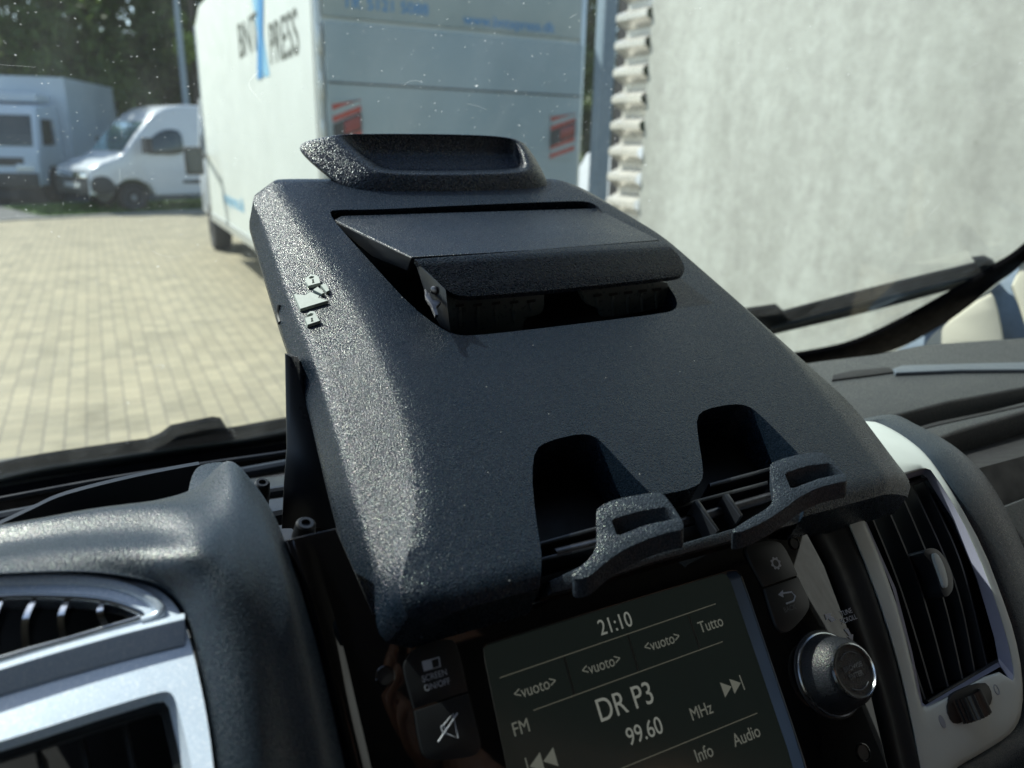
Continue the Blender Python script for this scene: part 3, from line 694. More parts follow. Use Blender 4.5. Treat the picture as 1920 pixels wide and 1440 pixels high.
# ---- dashboard
DB = thing('dashboard', 'dark grained van dashboard wrapping round the centre console below the windscreen', 'dashboard', (.16, .5, 1.2))
def T3(x, y, kind, v):
    return DZ(x, y, v) if kind == 'z' else (SP.P(x, y, v) if kind == 's' else (VP.P(x, y, v) if kind == 'v' else D(x, y, v)))
HT = [(-120, 1012, 'z', 1.607), (60, 980, 'z', 1.609), (178, 955, 'z', 1.610), (290, 938, 'z', 1.611), (366, 915, 'z', 1.613), (427, 866, 's', -.034), (476, 908, 's', -.020), (520, 980, 's', -.006), (555, 1084, 's', .003), (591, 1200, 's', .002), (622, 1330, 's', .002), (650, 1460, 's', .002), (670, 1560, 's', .002)]
HR = [(-120, 1040, 'z', 1.612), (60, 1012, 'z', 1.614), (190, 998, 'z', 1.615), (300, 996, 'z', 1.616), (372, 1014, 's', .009), (425, 1045, 's', .0125), (462, 1088, 's', .0145), (490, 1136, 's', .0148), (512, 1200, 's', .0148), (530, 1285, 's', .0148), (546, 1390, 's', .0148), (560, 1480, 's', .0148), (574, 1580, 's', .0148)]
HI = [(-120, 1084, 'v', .002), (60, 1074, 'v', .002), (160, 1073, 'v', .002), (240, 1082, 'v', .002), (300, 1098, 'v', .002), (338, 1130, 'v', .002), (356, 1170, 'v', .002), (368, 1212, 'v', .002), (380, 1262, 'v', .002), (392, 1325, 'v', .002), (404, 1400, 'v', .002), (412, 1480, 'v', .002), (420, 1580, 'v', .002)]
rT = [T3(*a) for a in HT]; rR = [T3(*a) for a in HR]; rI = [T3(*a) for a in HI]
def mixp(a, b, t, lift): return a.lerp(b, t)+lift
nR = [Vector((0, -.15, .98)) if i < 4 else Vector((.5, -.3, .75)) for i in range(13)]
q1 = [a.lerp(b, .5)+n*.0045 for a, b, n in zip(rT, rR, nR)]
q2 = [a.lerp(b, .5)+(SP.n*.0042) for a, b in zip(rR, rI)]
q3 = [a+SP.n*.0012-(a-b).normalized()*.001 for a, b in zip(rI, rR)]
rIb = [p-VP.n*.012 for p in rI]; rTb = []
for i, p in enumerate(rT): rTb.append(p+Vector((0, .004, -.03)) if i < 7 else p-SP.n*.014+Vector((.001, 0, 0)))
rT1 = [p.lerp(q, .06) for p, q in zip(rT, q1)]
g_ = net([rTb, [p.lerp(q, .12) for p, q in zip(rT, rTb)], rT1, q1, rR, q2, q3, rI, rIb], 7, 5)
mesh('driver_cowl', grid_bm(g_), M_dash, DB, 50)
# pocket behind the cowl: rim sweeping round a deep tray
rimP = [(-200, 1060), (-60, 1010), (0, 983), (60, 955), (110, 932), (180, 912), (260, 893), (330, 879), (374, 871)]
ra = cat([DZ(x, y, 1.600) for x, y in rimP], 5); rb = [p+Vector((0, .004, 0)) for p in ra]
mesh('pocket_rim', grid_bm([[p+Vector((0, -.003, -.085)) for p in ra], [p+Vector((0, 0, -.002)) for p in ra], ra, rb, [p+Vector((0, .002, -.09)) for p in rb]]), M_smooth, DB, 30)
tipA = [DZ(372, 872, 1.603), DZ(384, 868, 1.612), DZ(427, 865, 1.614), DZ(390, 905, 1.611), DZ(360, 925, 1.606)]
mesh('cowl_tip', slab_bm([DZ(x, y, 1.611) for x, y in rnd([(360, 886), (378, 869), (432, 864), (462, 890), (400, 935), (350, 934)], 2)], Vector((0, 0, -.03)), bev=.003, seg=3), M_dash, DB)
mesh('pocket_wall', slab_bm([DZ(x, y, 1.606) for x, y in [(376, 870), (386, 872), (360, 934), (346, 930)]], Vector((0, 0, -.07)), bev=.001), M_smooth, DB)
# bed of the dashboard below everything
mesh('dash_bed', add_box(bmesh.new(), (-.8, .36, 1.24), (1.15, .88, 1.33)), M_black, DB)
lo = [SP.at(-.5, -.30, -.05), SP.at(.8, -.30, -.05), SP.at(.8, .02, -.05), SP.at(-.5, .02, -.05)]
mesh('console_core', slab_bm(lo, Vector((0, .06, -.02))), M_black, DB)
# cross bars in the open bay behind the radio
for (x0, y0, x1, y1, r_, z_) in ((-60, 985, 600, 862, .006, 1.47), (440, 935, 640, 905, .004, 1.53), (440, 985, 620, 950, .005, 1.545), (-60, 1005, 240, 960, .004, 1.50)):
    mesh('cross_bar', tube([DZ(x0, y0, z_), DZ(x1, y1, z_)], r_, 10), M_smooth, DB)
mesh('bay_shelf', slab_bm([DZ(x, y, 1.50) for x, y in [(420, 900), (640, 880), (660, 1010), (470, 1040)]], Vector((0, 0, -.01)), bev=.002), M_smooth, DB)
mesh('bay_lip', tube(cat([DZ(x, y, 1.50) for x, y in [(-200, 975), (0, 936), (200, 899), (380, 871), (540, 848), (700, 820)]], 5), .0022, 8), M_smooth, DB)
def boss(x, y, d, s):
    c = D(x, y, d); ax = Vector((.1, -.35, .95)).normalized(); k = s/2
    sc_ = mesh('screw', lathe(c, ax, [(k*1.15, -.012), (k*1.15, -.004), (k, 0), (k*.95, k*.55), (k*.75, k*.75), (k*.45, k*.75), (k*.40, k*.35), (k*.02, k*.3)], 28), M_smooth, DB)
boss(572, 990, .31, .0082); boss(491, 912, .37, .0075)
# passenger side: flat top, groove, ridge, dark gap, front lip, cubby
def dslab(name, px, z, mat, th=.02, bev=.003, it=1, par=DB, tilt=None):
    return mesh(name, slab_bm([DZ(x, y, z) for x, y in rnd(px, it)], Vector((0, 0, -th)), bev=bev, seg=3), mat, par)
dslab('dash_top', [(1200, 760), (1380, 700), (1540, 676), (1640, 664), (1730, 646), (1930, 632), (2250, 600), (2250, 700), (1930, 724), (1780, 752), (1632, 790), (1400, 850), (1200, 880)], 1.56, M_dash2, .03, .004, 0)
dslab('dash_ridge', [(1674, 690), (1690, 684), (1800, 681), (1925, 678), (2250, 668), (2250, 684), (1925, 692), (1800, 693), (1680, 698)], 1.5635, simple('dash_ridge_highlight', (.085, .105, .125), .4), .010, .002, 0)  # ridge highlight put into a lighter, bluer colour than the dash top
dslab('dash_slot', [(1562, 703), (1600, 694), (1668, 688), (1676, 697), (1640, 702), (1560, 712)], 1.5615, M_black, .002, .0004, 0)
dslab('glovebox_lip', [(1560, 850), (1640, 822), (1695, 811), (1800, 782), (1925, 751), (2300, 660), (2300, 690), (1925, 770), (1800, 806), (1742, 827), (1790, 858), (1826, 892), (1800, 905), (1700, 900), (1600, 880)], 1.553, M_dash2, .02, .003, 0)
dslab('lip_groove', [(1696, 808), (1760, 790), (1925, 757), (1925, 760), (1760, 796), (1700, 812)], 1.5536, M_black, .001, 0, 0)
bm = slab_bm([DY(x, y, .44) for x, y in [(1500, 860), (1925, 745), (2400, 600), (2400, 1300), (1925, 1200), (1600, 1080)]], Vector((0, .01, 0)))
mesh('cubby_back', bm, M_black, DB)
bm = slab_bm([SQ.P(x, y, -.03) for x, y in [(1864, 958), (1925, 934), (2300, 800), (2300, 1700), (1925, 1600), (1900, 1200)]], SP.n*-.01, bev=.002)
mesh('glovebox_lid', bm, M_dash2, DB)
# grained surround outside the white vent frame
ou = [(1560, 800), (1650, 786), (1700, 806), (1744, 828), (1786, 856), (1826, 893), (1862, 950), (1888, 1003), (1920, 1085), (1950, 1190), (1965, 1300), (1950, 1390), (1900, 1450), (1820, 1500), (1600, 1560)]
inn = [(1560, 830), (1628, 796), (1668, 812), (1714, 842), (1744, 872), (1790, 942), (1840, 1032), (1874, 1122), (1898, 1192), (1911, 1262), (1912, 1330), (1898, 1368), (1855, 1398), (1778, 1440), (1600, 1500)]
A_ = [SQ.P(x, y, -.028) for x, y in ou]; B_ = [SQ.P(x, y, -.006) for x, y in inn]
Mi = [a.lerp(b, .55)+SP.n*.012 for a, b in zip(A_, B_)]; Ms = [a.lerp(b, .12)+SP.n*.009 for a, b in zip(A_, B_)]
mesh('vent_surround', grid_bm(net([[p-SP.n*.03 for p in A_], A_, Ms, Mi, [b+SP.n*.0015 for b in B_], [b-SP.n*.01 for b in B_]], 5, 4)), M_dash, DB, 50)
gl_ = cat([SQ.P(x, y, -.0075) for x, y in [(1792, 884), (1830, 926), (1860, 968), (1885, 1040), (1908, 1120), (1925, 1200)]], 5)
mesh('surround_groove', tube(gl_, .0006, 6), M_black, DB)

# ---- car radio in its piano-black console panel
RD = thing('car_radio', 'piano-black car radio panel with lit screen reading 99.60 MHz, below the document board', 'radio', SP.at(.06, -.04, 0))
panel_px = [(536, 1012), (630, 990), (700, 1150), (1010, 1120), (1100, 1090), (1380, 1010), (1480, 984), (1500, 975), (1545, 1060), (1592, 1185), (1630, 1290), (1665, 1440), (1690, 1560), (640, 1640), (664, 1520), (648, 1440), (624, 1330), (594, 1200), (560, 1084)]
scr_px = [(906, 1217), (916, 1207), (1366, 1071), (1382, 1070), (1392, 1082), (1500, 1400), (1540, 1540), (990, 1640), (952, 1440)]
pnl = mesh('panel', slab_bm([SP.P(x, y, 0) for x, y in panel_px], SP.n*-.012, [[SP.P(x, y, 0) for x, y in rnd(scr_px, 1, .12)]], bev=.0022, seg=4), M_piano, RD, 60)
# rounded left return of the panel catching the light
ed = [(540, 1012), (560, 1084), (594, 1200), (622, 1320), (650, 1440), (672, 1560)]
ea = [SP.P(x, y, .0) for x, y in ed]; eb = [SP.P(x+22, y+4, .0022) for x, y in ed]; ec = [SP.P(x-3, y, -.004) for x, y in ed]; ee = [SP.P(x+48, y+8, .0004) for x, y in ed]
mesh('panel_edge', grid_bm(net([ec, ea, eb, ee], 5, 5)), M_piano, RD, 60)
bz0 = [SP.P(x, y, -.0002) for x, y in [(1362, 1071), (1384, 1070), (1394, 1084), (1502, 1402), (1544, 1540)]]
bz1 = [SP.P(x, y, -.0045) for x, y in [(1352, 1075), (1362, 1078), (1370, 1090), (1476, 1402), (1516, 1540)]]
mesh('screen_bezel', grid_bm([bz0, bz1]), simple('bezel_blue_reflection', (.012, .026, .05), .15), RD)  # blue reflection along the screen edge put into the bezel colour
scr = slab('screen', SP, [(900, 1214), (1380, 1066), (1388, 1080), (1545, 1560), (980, 1650)], -.0045, .004, M_screen, RD, it=0, bev=0)
U_, V_ = SP.u, SP.v
def st(s, x, y, size, mat=M_lcd, xs=.86, b=0): return text('lettering', s, SP.P(x, y, -.0042), U_, V_, size, mat, scr, xs, ext=.00003, bold=b)
def rule(a, b, wpx=1.1, mat=M_lcd3):
    p, q = SP.P(*a, -.0042), SP.P(*b, -.0042); d = (q-p).normalized(); n = SP.n.cross(d)*.00016*wpx
    mesh('rule', slab_bm([p-n, q-n, q+n, p+n], SP.n*-.00005), mat, scr, 0)
st('21:10', 1154, 1170, .0088); st('<vuoto>', 1004, 1290, .0062, M_lcd2); st('<vuoto>', 1128, 1247, .0062, M_lcd2); st('<vuoto>', 1242, 1204, .0062, M_lcd2)
st('Tutto', 1333, 1171, .0068, M_lcd2); st('FM', 977, 1365, .0070, M_lcd2); st('DR P3', 1173, 1317, .0122); st('99.60', 1209, 1372, .0092); st('MHz', 1315, 1334, .0070, M_lcd2)
st('Info', 1320, 1413, .0070, M_lcd2); st('Audio', 1400, 1380, .0070, M_lcd2)
rule((937, 1271), (1342, 1132)); rule((1000, 1332), (1355, 1203)); rule((1160, 1443), (1420, 1337))
for a, b in (((1058, 1232), (1077, 1303)), ((1177, 1190), (1197, 1258)), ((1290, 1152), (1312, 1215))): rule(a, b, 3, M_lcdk)
def skip(cx, cy, sgn, s=.0035):
    c = SP.P(cx, cy, -.0042)
    for k in (-1, 1):
        o = c+U_*(k*s*.85)*1.0; mesh('skip_symbol', slab_bm([o-U_*sgn*s*.8+V_*s, o-U_*sgn*s*.8-V_*s, o+U_*sgn*s*.8], SP.n*-.00005), M_lcd2, scr, 0)
    o = c+U_*sgn*s*1.9; mesh('skip_symbol', slab_bm([o-U_*.00025+V_*s, o-U_*.00025-V_*s, o+U_*.00025-V_*s, o+U_*.00025+V_*s], SP.n*-.00005), M_lcd2, scr, 0)
skip(1372, 1287, 1, .0031); skip(1018, 1428, -1, .0034)
def button(label, px, h=.0015):
    o = slab('button', SP, px, h, .004, M_btn, RD, it=2, bev=.0005, seg=3); o['label'] = label; return o
b1 = button('screen on/off button', [(758, 1262), (758, 1238), (783, 1210), (838, 1197), (858, 1204), (877, 1296, 's'), (777, 1329, 's')])
b2 = button('crossed-out speaker button', [(778, 1333, 's'), (878, 1300, 's'), (902, 1392), (900, 1410), (880, 1421), (808, 1428), (790, 1412)])
b3 = button('gear settings button', [(1397, 1034), (1402, 1020), (1452, 1011), (1472, 1024), (1496, 1078, 's'), (1433, 1100, 's')])
b4 = button('back arrow button', [(1434, 1104, 's'), (1497, 1082, 's'), (1518, 1124), (1517, 1146), (1483, 1184), (1466, 1187), (1454, 1172)])
def prt(s, x, y, size, par, mat=M_print, h=.0016, xs=.9): return text('lettering', s, SP.P(x, y, h), U_, V_, size, mat, par, xs, ext=.00003)
prt('SCREEN', 815, 1267, .0031, b1); prt('ON/OFF', 820, 1284, .0031, b1); prt('BACK', 1481, 1141, .0032, b4, M_print2)
def sym(par, pts, mat=M_print, h=.00165, ho=()): return mesh('symbol', slab_bm([SP.P(x, y, h) for x, y in pts], SP.n*-.0001, [[SP.P(x, y, h) for x, y in q] for q in ho]), mat, par, 0)
sym(b1, [(791, 1240), (824, 1231), (827, 1250), (795, 1259)], ho=[[(809, 1238), (822, 1234), (824, 1249), (812, 1253)]])
def line(par, pts, wd=.00022, mat=M_print, h=.0016):
    P_ = [SP.P(x, y, h) for x, y in pts]
    mesh('symbol', tube(P_, wd, 5), mat, par, 0)
line(b2, [(827, 1362), (832, 1378), (838, 1376), (832, 1359), (827, 1362)]); line(b2, [(832, 1359), (849, 1338), (859, 1384), (838, 1376)]); line(b2, [(822, 1391), (858, 1337)], .0003)
line(b4, [(1464, 1113), (1484, 1110), (1491, 1118), (1488, 1127), (1474, 1132)], .0004); sym(b4, [(1459, 1115), (1468, 1106), (1469, 1120)])
c = SP.P(1455, 1056, .0016); ring = []
for k in range(48):
    a = 2*math.pi*k/48; r_ = .0030 if (k % 6) < 3 else .0024; ring.append(c+(U_*math.cos(a)+V_*math.sin(a))*r_)
mesh('symbol', slab_bm(ring, SP.n*-.0001, [[c+(U_*math.cos(a)+V_*math.sin(a))*.0016 for a in [2*math.pi*k/24 for k in range(24)]]]), M_print, b3, 0)
for (x, y, r_) in ((722, 1268, .0033), (1489, 1019, .0028), (1618, 1411, .0034)):
    mesh('bolt_hole', lathe(SP.P(x, y, .0), SP.n, [(r_*1.12, -.0005), (r_*1.1, .0005), (r_, .0007), (r_*.92, -.0), (r_*.9, -.002)], 28), M_piano, RD)
    mesh('bolt_hole', lathe(SP.P(x, y, .0003), SP.n, [(r_*.86, -.002), (r_*.86, 0.0002)], 28), M_black, RD)
prt('TUNE', 1587, 1148, .0032, RD, h=.0003); prt('SCROLL', 1592, 1161, .0032, RD, h=.0003)
sym(RD, [(1546, 1152), (1558, 1150), (1557, 1154), (1568, 1162), (1560, 1166), (1553, 1159), (1550, 1163)], h=.0003); sym(RD, [(1583, 1180), (1590, 1178), (1596, 1190), (1600, 1189), (1599, 1202), (1589, 1194), (1592, 1192)], h=.0003)
# rotary knob
kc = SP.P(1553, 1264, 0)
kn = mesh('knob', lathe(kc, SP.n, [(.0190, .0003), (.0186, .0012), (.0172, .0016), (.0170, .002), (.0166, .004), (.0142, .0125), (.0120, .0150), (.0112, .0156)], 64), grain('knurled_knob', (.008, .010, .013), .5, 1800, .5, .0003, facet=.04), RD)
mesh('knob_ring', lathe(kc, SP.n, [(.0180, .0014), (.0178, .0022), (.0172, .0026), (.0168, .0022), (.0167, .0015)], 64, cap0=False, cap1=False), M_thin, kn)
mesh('knob_ring', lathe(kc, SP.n, [(.0118, .0148), (.0115, .0163), (.0109, .0166), (.0105, .0160), (.0105, .0150)], 64, cap0=False, cap1=False), M_thin, kn)
mesh('knob_cap', lathe(kc, SP.n, [(.0106, .0150), (.0105, .0158), (.0095, .0156), (.004, .0152), (.0005, .0151)], 64), M_btn, kn)
text('lettering', 'BROWSE', kc+SP.n*.0160+V_*.0016, U_, V_, .0030, M_print2, kn, .95, ext=.00003); text('lettering', 'ENTER', kc+SP.n*.0160-V_*.0018, U_, V_, .0030, M_print2, kn, .95, ext=.00003)
for s_ in (1, -1):
    ar = [kc+SP.n*.0160+U_*math.cos(a)*.0078+V_*math.sin(a)*.0078*s_ for a in [R(50+8*k) for k in range(11)]]
    mesh('symbol', tube(ar, .00018, 5), M_print2, kn)
# soft strip between the panel and the vent frame
st_ = [(1492, 972), (1545, 1060), (1592, 1185), (1632, 1290), (1668, 1440), (1694, 1560)]; st2 = [(1580, 957), (1630, 1085), (1676, 1230), (1704, 1350), (1726, 1450), (1745, 1560)]
a_ = [SQ.P(x, y, -.001) for x, y in st_]; b_ = [SQ.P(x, y, -.002) for x, y in st2]
mesh('soft_strip', grid_bm(net([[p-SP.n*.01 for p in a_], a_, [p.lerp(q, .18)+SP.n*.0035 for p, q in zip(a_, b_)], [p.lerp(q, .45)+SP.n*.0015 for p, q in zip(a_, b_)], [p.lerp(q, .8)+SP.n*.0035 for p, q in zip(a_, b_)], b_, [p-SP.n*.01 for p in b_]], 5, 5)), simple('soft_grey_strip', (.028, .032, .034), .6, spec=.15, var=.1, vs=60), DB, 60)

# ---- passenger-side air vent in its white frame
AV = thing('air_vent', 'tall black-slatted air vent in a white frame, right of the radio', 'air vent', SQ.P(1740, 1100, 0), 0, 'dashboard air vents')
fo = [(1540, 800), (1628, 786), (1670, 802), (1718, 834), (1749, 866), (1795, 938), (1845, 1030), (1879, 1120), (1903, 1190), (1917, 1262), (1918, 1330), (1903, 1371), (1858, 1402), (1780, 1446), (1730, 1520), (1742, 1550), (1730, 1470), (1708, 1350), (1680, 1230), (1633, 1085), (1581, 960), (1560, 900)]
open_o = [(1606, 940), (1640, 915), (1692, 893), (1736, 878), (1748, 884), (1800, 966), (1850, 1080), (1888, 1195), (1902, 1268), (1896, 1279), (1876, 1250), (1735, 1328), (1726, 1322), (1706, 1222), (1674, 1105)]
whl = [(1775, 1330), (1782, 1305), (1800, 1293), (1845, 1277), (1858, 1290), (1862, 1315), (1848, 1332), (1800, 1358), (1785, 1355)]
def star(poly, c, n):
    """points where n rays from c cross the outline"""
    out = []
    for k in range(n):
        a = 2*math.pi*k/n; d = (math.cos(a), math.sin(a)); best = 0
        for i in range(len(poly)):
            (x0, y0), (x1, y1) = poly[i][:2], poly[(i+1) % len(poly)][:2]
            ex, ey = x1-x0, y1-y0; det = d[1]*ex-d[0]*ey
            if abs(det) < 1e-9: continue
            t = ((y0-c[1])*ex-(x0-c[0])*ey)/det; u = (d[0]*(y0-c[1])-d[1]*(x0-c[0]))/det
            if t > 0 and -1e-9 <= u <= 1+1e-9: best = max(best, t)
        out.append((c[0]+d[0]*best, c[1]+d[1]*best))
    return out
fo_s = star(rnd(fo, 1), (1745, 1110), 160); fi_s = star(rnd(open_o, 1), (1745, 1110), 160)
rows = []
for t, h in ((0, -.010), (0, .0002), (.03, .0014), (.08, .002), (.3, .0022), (.5, .0022), (.7, .0022), (.92, .002), (.97, .0014), (1, .0002), (1, -.004)):
    rr2 = [SQ.P(a[0]+(b[0]-a[0])*t, a[1]+(b[1]-a[1])*t, h) for a, b in zip(fo_s, fi_s)]; rows.append(rr2+[rr2[0]])
fr = mesh('frame', grid_bm(rows), M_white, AV, 60)
mesh('thumbwheel_well', slab_bm([SQ.P(x, y, .0027) for x, y in rnd(whl, 1)], SQ.n*-.002, bev=.0003), M_black, AV)
i_o = [SQ.P(x, y, .001) for x, y in open_o]
open_i = [(1610, 946), (1645, 921), (1692, 901), (1730, 890), (1738, 896), (1787, 975), (1832, 1085), (1864, 1195), (1871, 1232), (1872, 1240), (1868, 1243), (1735, 1322), (1730, 1318), (1710, 1220), (1680, 1104)]
i_i = [SQ.P(x, y, -.007) for x, y in open_i]
mesh('inner_bevel', grid_bm([i_o+[i_o[0]], i_i+[i_i[0]]]), simple('bevel_lavender_grey', (.33, .34, .44), .35), AV)
mesh('duct', slab_bm([SQ.P(x, y, -.0325) for x, y in [(1560, 860), (1760, 840), (1960, 1240), (1780, 1420), (1700, 1400)]], SP.n*-.002), M_black, AV)
sl_ = [((1607, 960), (1672, 1125), (1735, 1312)), ((1625, 945), (1689, 1104), (1749, 1300)), ((1657, 934), (1725, 1100), (1778, 1287)), ((1690, 925), (1762, 1100), (1805, 1273)), ((1707, 902), (1790, 1090), (1828, 1260)), ((1730, 898), (1800, 1050), (1851, 1248))]
for s3 in sl_:
    c_ = cat([SQ.P(x, y, -.008) for x, y in s3], 8); e_ = Vector((.0006, 0, 0))
    bm = loft([[a-e_, a+e_, a+e_-SP.n*.014, a-e_-SP.n*.014] for a in c_]); mesh('slat', bm, M_vent, AV)
mesh('slat_rail', tube([SQ.P(1738, 1318, -.008), SQ.P(1870, 1240, -.008)], .0012, 8), M_vent, AV); mesh('slat_rail', tube([SQ.P(1612, 940, -.008), SQ.P(1740, 896, -.008)], .0012, 8), M_vent, AV)
kb_ = [(1728, 1036), (1742, 1026), (1762, 1031), (1782, 1062), (1790, 1100), (1778, 1120), (1766, 1116), (1752, 1060)]
kk = mesh('knob', slab_bm([SQ.P(x, y, -.001) for x, y in rnd(kb_, 2)], SP.n*-.012, bev=.002, seg=3), M_smooth, AV)
mesh('knob_inlay', slab_bm([SQ.P(x, y, .0006) for x, y in rnd([(1748, 1038), (1758, 1036), (1772, 1062), (1780, 1098), (1771, 1104), (1764, 1080)], 2)], SP.n*-.003, bev=.0004), M_white, kk)
# thumbwheel
c0, c1 = SQ.P(1782, 1343, .0027), SQ.P(1856, 1305, .0027); ax = (c1-c0).normalized()
bm = bmesh.new(); y_ = SP.n; x_ = ax.cross(y_).normalized(); ringA = []; ringB = []
for k in range(72):
    a = 2*math.pi*k/72; r_ = .0105 if k % 3 else .0095
    ringA.append(r_*(x_*math.cos(a)+y_*math.sin(a)))
wc = (c0+c1)/2-SP.n*.001; hw = x_*.0055
bm = bmesh.new(); rings = []
for k in range(25):      # ribbed drum seen edge-on, ribs across its width
    a = math.pi*k/24; r_ = .0102 if k % 2 else .0090
    base = wc+SP.n*.0005+ax*math.cos(a)*r_+SP.n*math.sin(a)*r_*.62; rings.append([base-hw, base+hw])
mesh('thumbwheel', grid_bm(rings), M_vent, AV, 20)
pts = [SQ.P(1767, 1353, .00235)+(U_*math.cos(a)*.0017+V_*math.sin(a)*.0030) for a in [2*math.pi*k/20 for k in range(20)]]
mesh('open_mark', slab_bm(pts, SP.n*-.0002), simple('vent_mark_grey', (.28, .31, .36), .6), AV, 0)
cc = SQ.P(1869, 1293, .00235); po = [cc+(U_*math.cos(a)*.0017+V_*math.sin(a)*.0026) for a in [2*math.pi*k/20 for k in range(20)]]; pi_ = [cc+(U_*math.cos(a)*.0012+V_*math.sin(a)*.0020) for a in [2*math.pi*k/20 for k in range(20)]]
mesh('closed_mark', slab_bm(po, SP.n*-.0002, [pi_]), bpy.data.materials['vent_mark_grey'], AV, 0)

# ---- driver-side vent moulding: silver face, leaf-shaped demister vent, square vent
DV = thing('air_vent', 'silver vent moulding with a chrome-finned leaf-shaped outlet above a square vent, lower left', 'air vent', VP.P(200, 1250, 0), 0, 'dashboard air vents')
sil = [(-200, 1100), (-60, 1086), (60, 1080), (160, 1079), (236, 1088), (292, 1104), (328, 1134), (347, 1172), (360, 1216), (372, 1266), (385, 1330), (396, 1402), (404, 1480), (412, 1600), (-200, 1700)]
leaf = [(-200, 1140), (-60, 1126), (20, 1119), (90, 1119), (160, 1122), (215, 1131), (255, 1146), (266, 1154), (258, 1161), (200, 1178), (130, 1199), (60, 1218), (0, 1236), (-100, 1262), (-200, 1290)]
sqo = [(-200, 1452), (-60, 1408), (60, 1372), (180, 1333), (296, 1298), (318, 1296), (330, 1312), (352, 1400), (372, 1500), (390, 1640), (-200, 1690)]
def smooth_px(p, n=4, keep=None):
    return [(v.x, v.y) for v in cat([Vector((x, y, 0)) for x, y in p], n)]
mesh('face', slab_bm([VP.P(x, y, 0) for x, y in smooth_px(sil[:13])+[(412, 1600), (-200, 1700)]], VP.n*-.010, [[VP.P(x, y, 0) for x, y in smooth_px(leaf)], [VP.P(x, y, 0) for x, y in rnd(sqo, 1)]], bev=.0014, seg=4), M_silver, DV, 50)
# raised brow above the leaf vent and the crisp ledge below it
brow = [(-200, 1108), (-60, 1094), (60, 1088), (150, 1088), (222, 1098), (275, 1120), (300, 1145), (290, 1160), (266, 1168)]
mesh('leaf_rim', tube(cat([VP.P(x, y, .0) for x, y in brow], 5), [.0035]*40+[.003], 10) if False else tube(cat([VP.P(x, y, -.0008) for x, y in brow], 5), .0022, 12), M_silver, DV, 80)
led = [(-200, 1308), (0, 1244), (120, 1208), (240, 1175), (346, 1149)]
la = [VP.P(x, y, .0003) for x, y in led]; lb = [VP.P(x, y+9, .0028) for x, y in led]; lc = [VP.P(x, y+16, .0030) for x, y in led]; ld = [VP.P(x, y+60, .0004) for x, y in led]
mesh('ledge', grid_bm(net([la, lb, lc, ld], 5, 4)), M_silver, DV, 60)
mesh('leaf_liner', tube(cat([VP.P(x, y, -.0006) for x, y in leaf[1:-1]], 5), .0011, 10), M_thin, DV, 80)
mesh('duct', slab_bm([VP.P(x, y, -.03) for x, y in [(-260, 1080), (330, 1090), (340, 1220), (-260, 1380)]], VP.n*-.002), M_black, DV)
for (x0, y0, x1, y1) in ((4, 1118, -12, 1240), (66, 1119, 50, 1222), (128, 1121, 120, 1203), (193, 1126, 200, 1179), (-60, 1122, -80, 1256)):
    a, b = VP.P(x0, y0, -.001), VP.P(x1, y1, -.001); mid = (a+b)/2+VP.n*.003+Vector((-.0012, 0, 0)); c_ = cat([a, mid, b], 6); e_ = Vector((.0009, 0, 0)); f_ = VP.n*.010
    mesh('fin', loft([[p-e_, p+e_, p+e_-f_, p-e_-f_] for p in c_]), M_chrome, DV, 30)
sqi = [(-200, 1480), (-60, 1428), (60, 1391), (180, 1352), (290, 1318), (308, 1316), (317, 1328), (336, 1410), (352, 1500), (365, 1640), (-200, 1700)]
a_ = [VP.P(x, y, -.0008) for x, y in sqo]; b_ = [VP.P(x, y, -.006) for x, y in sqi]
mesh('square_bevel', grid_bm([a_, b_]), M_silver, DV, 20)
mesh('square_frame', slab_bm([VP.P(x, y, -.006) for x, y in sqi], VP.n*-.003, [[VP.P(x, y, -.006) for x, y in [(-190, 1496), (-60, 1446), (60, 1408), (180, 1370), (296, 1334), (303, 1338), (322, 1420), (340, 1520), (350, 1630), (-190, 1690)]]], bev=.0006), M_vent, DV)
mesh('duct', slab_bm([VP.P(x, y, -.032) for x, y in [(-200, 1440), (330, 1270), (400, 1640), (-200, 1720)]], VP.n*-.002), M_black, DV)
for x0 in (-60, 70, 150, 232):
    y0 = 1446-(x0+60)*.31; a, b = VP.P(x0, y0, -.009), VP.P(x0+46, y0+230, -.009); e_ = Vector((.0007, 0, 0)); f_ = VP.n*.015
    mesh('slat', loft([[p-e_, p+e_, p+e_-f_, p-e_-f_] for p in (a, b)]), M_vent, DV)

# ---- document board with its clamps
DH = thing('document_holder', 'black grained document board folded up above the radio, with clamp lid and two hooks', 'clipboard', BP.at(.12, 0, -.02))
colsP = [
 ([(455, 378), (490, 500), (530, 630), (576, 750), (617, 925), (640, 1010), (680, 1190), (690, 1230)], -.023),
 ([(463, 360), (487, 405), (529, 515), (546, 563), (588, 662), (635, 820), (669, 942), (716, 1106), (730, 1150)], -.0095),
 ([(508, 352), (555, 420), (618, 500), (672, 575), (716, 660), (755, 760), (785, 890), (776, 1000), (744, 1110), (742, 1150)], .0),
 ([(1050, 340), (1120, 372), (1240, 440), (1391, 573), (1462, 643), (1528, 726), (1588, 800), (1640, 868), (1660, 900)], .0),
 ([(1085, 345), (1200, 420), (1300, 500), (1500, 670), (1600, 760), (1690, 880), (1705, 900)], -.0085)]
colsU = []
for px, h in colsP:
    s = sorted(BP.uv(BP.P(x, y, h))[::-1] for x, y in px); colsU.append((s, h))
def ucol(k, v):
    s = colsU[k][0]
    if v <= s[0][0]: return s[0][1]
    if v >= s[-1][0]: return s[-1][1]
    for (v0, u0), (v1, u1) in zip(s, s[1:]):
        if v0 <= v <= v1:
            t = (v-v0)/(v1-v0); return u0+(u1-u0)*t
def ucs(k, v): return sum(ucol(k, v+d) for d in (-.012, -.006, 0, .006, .012))/5
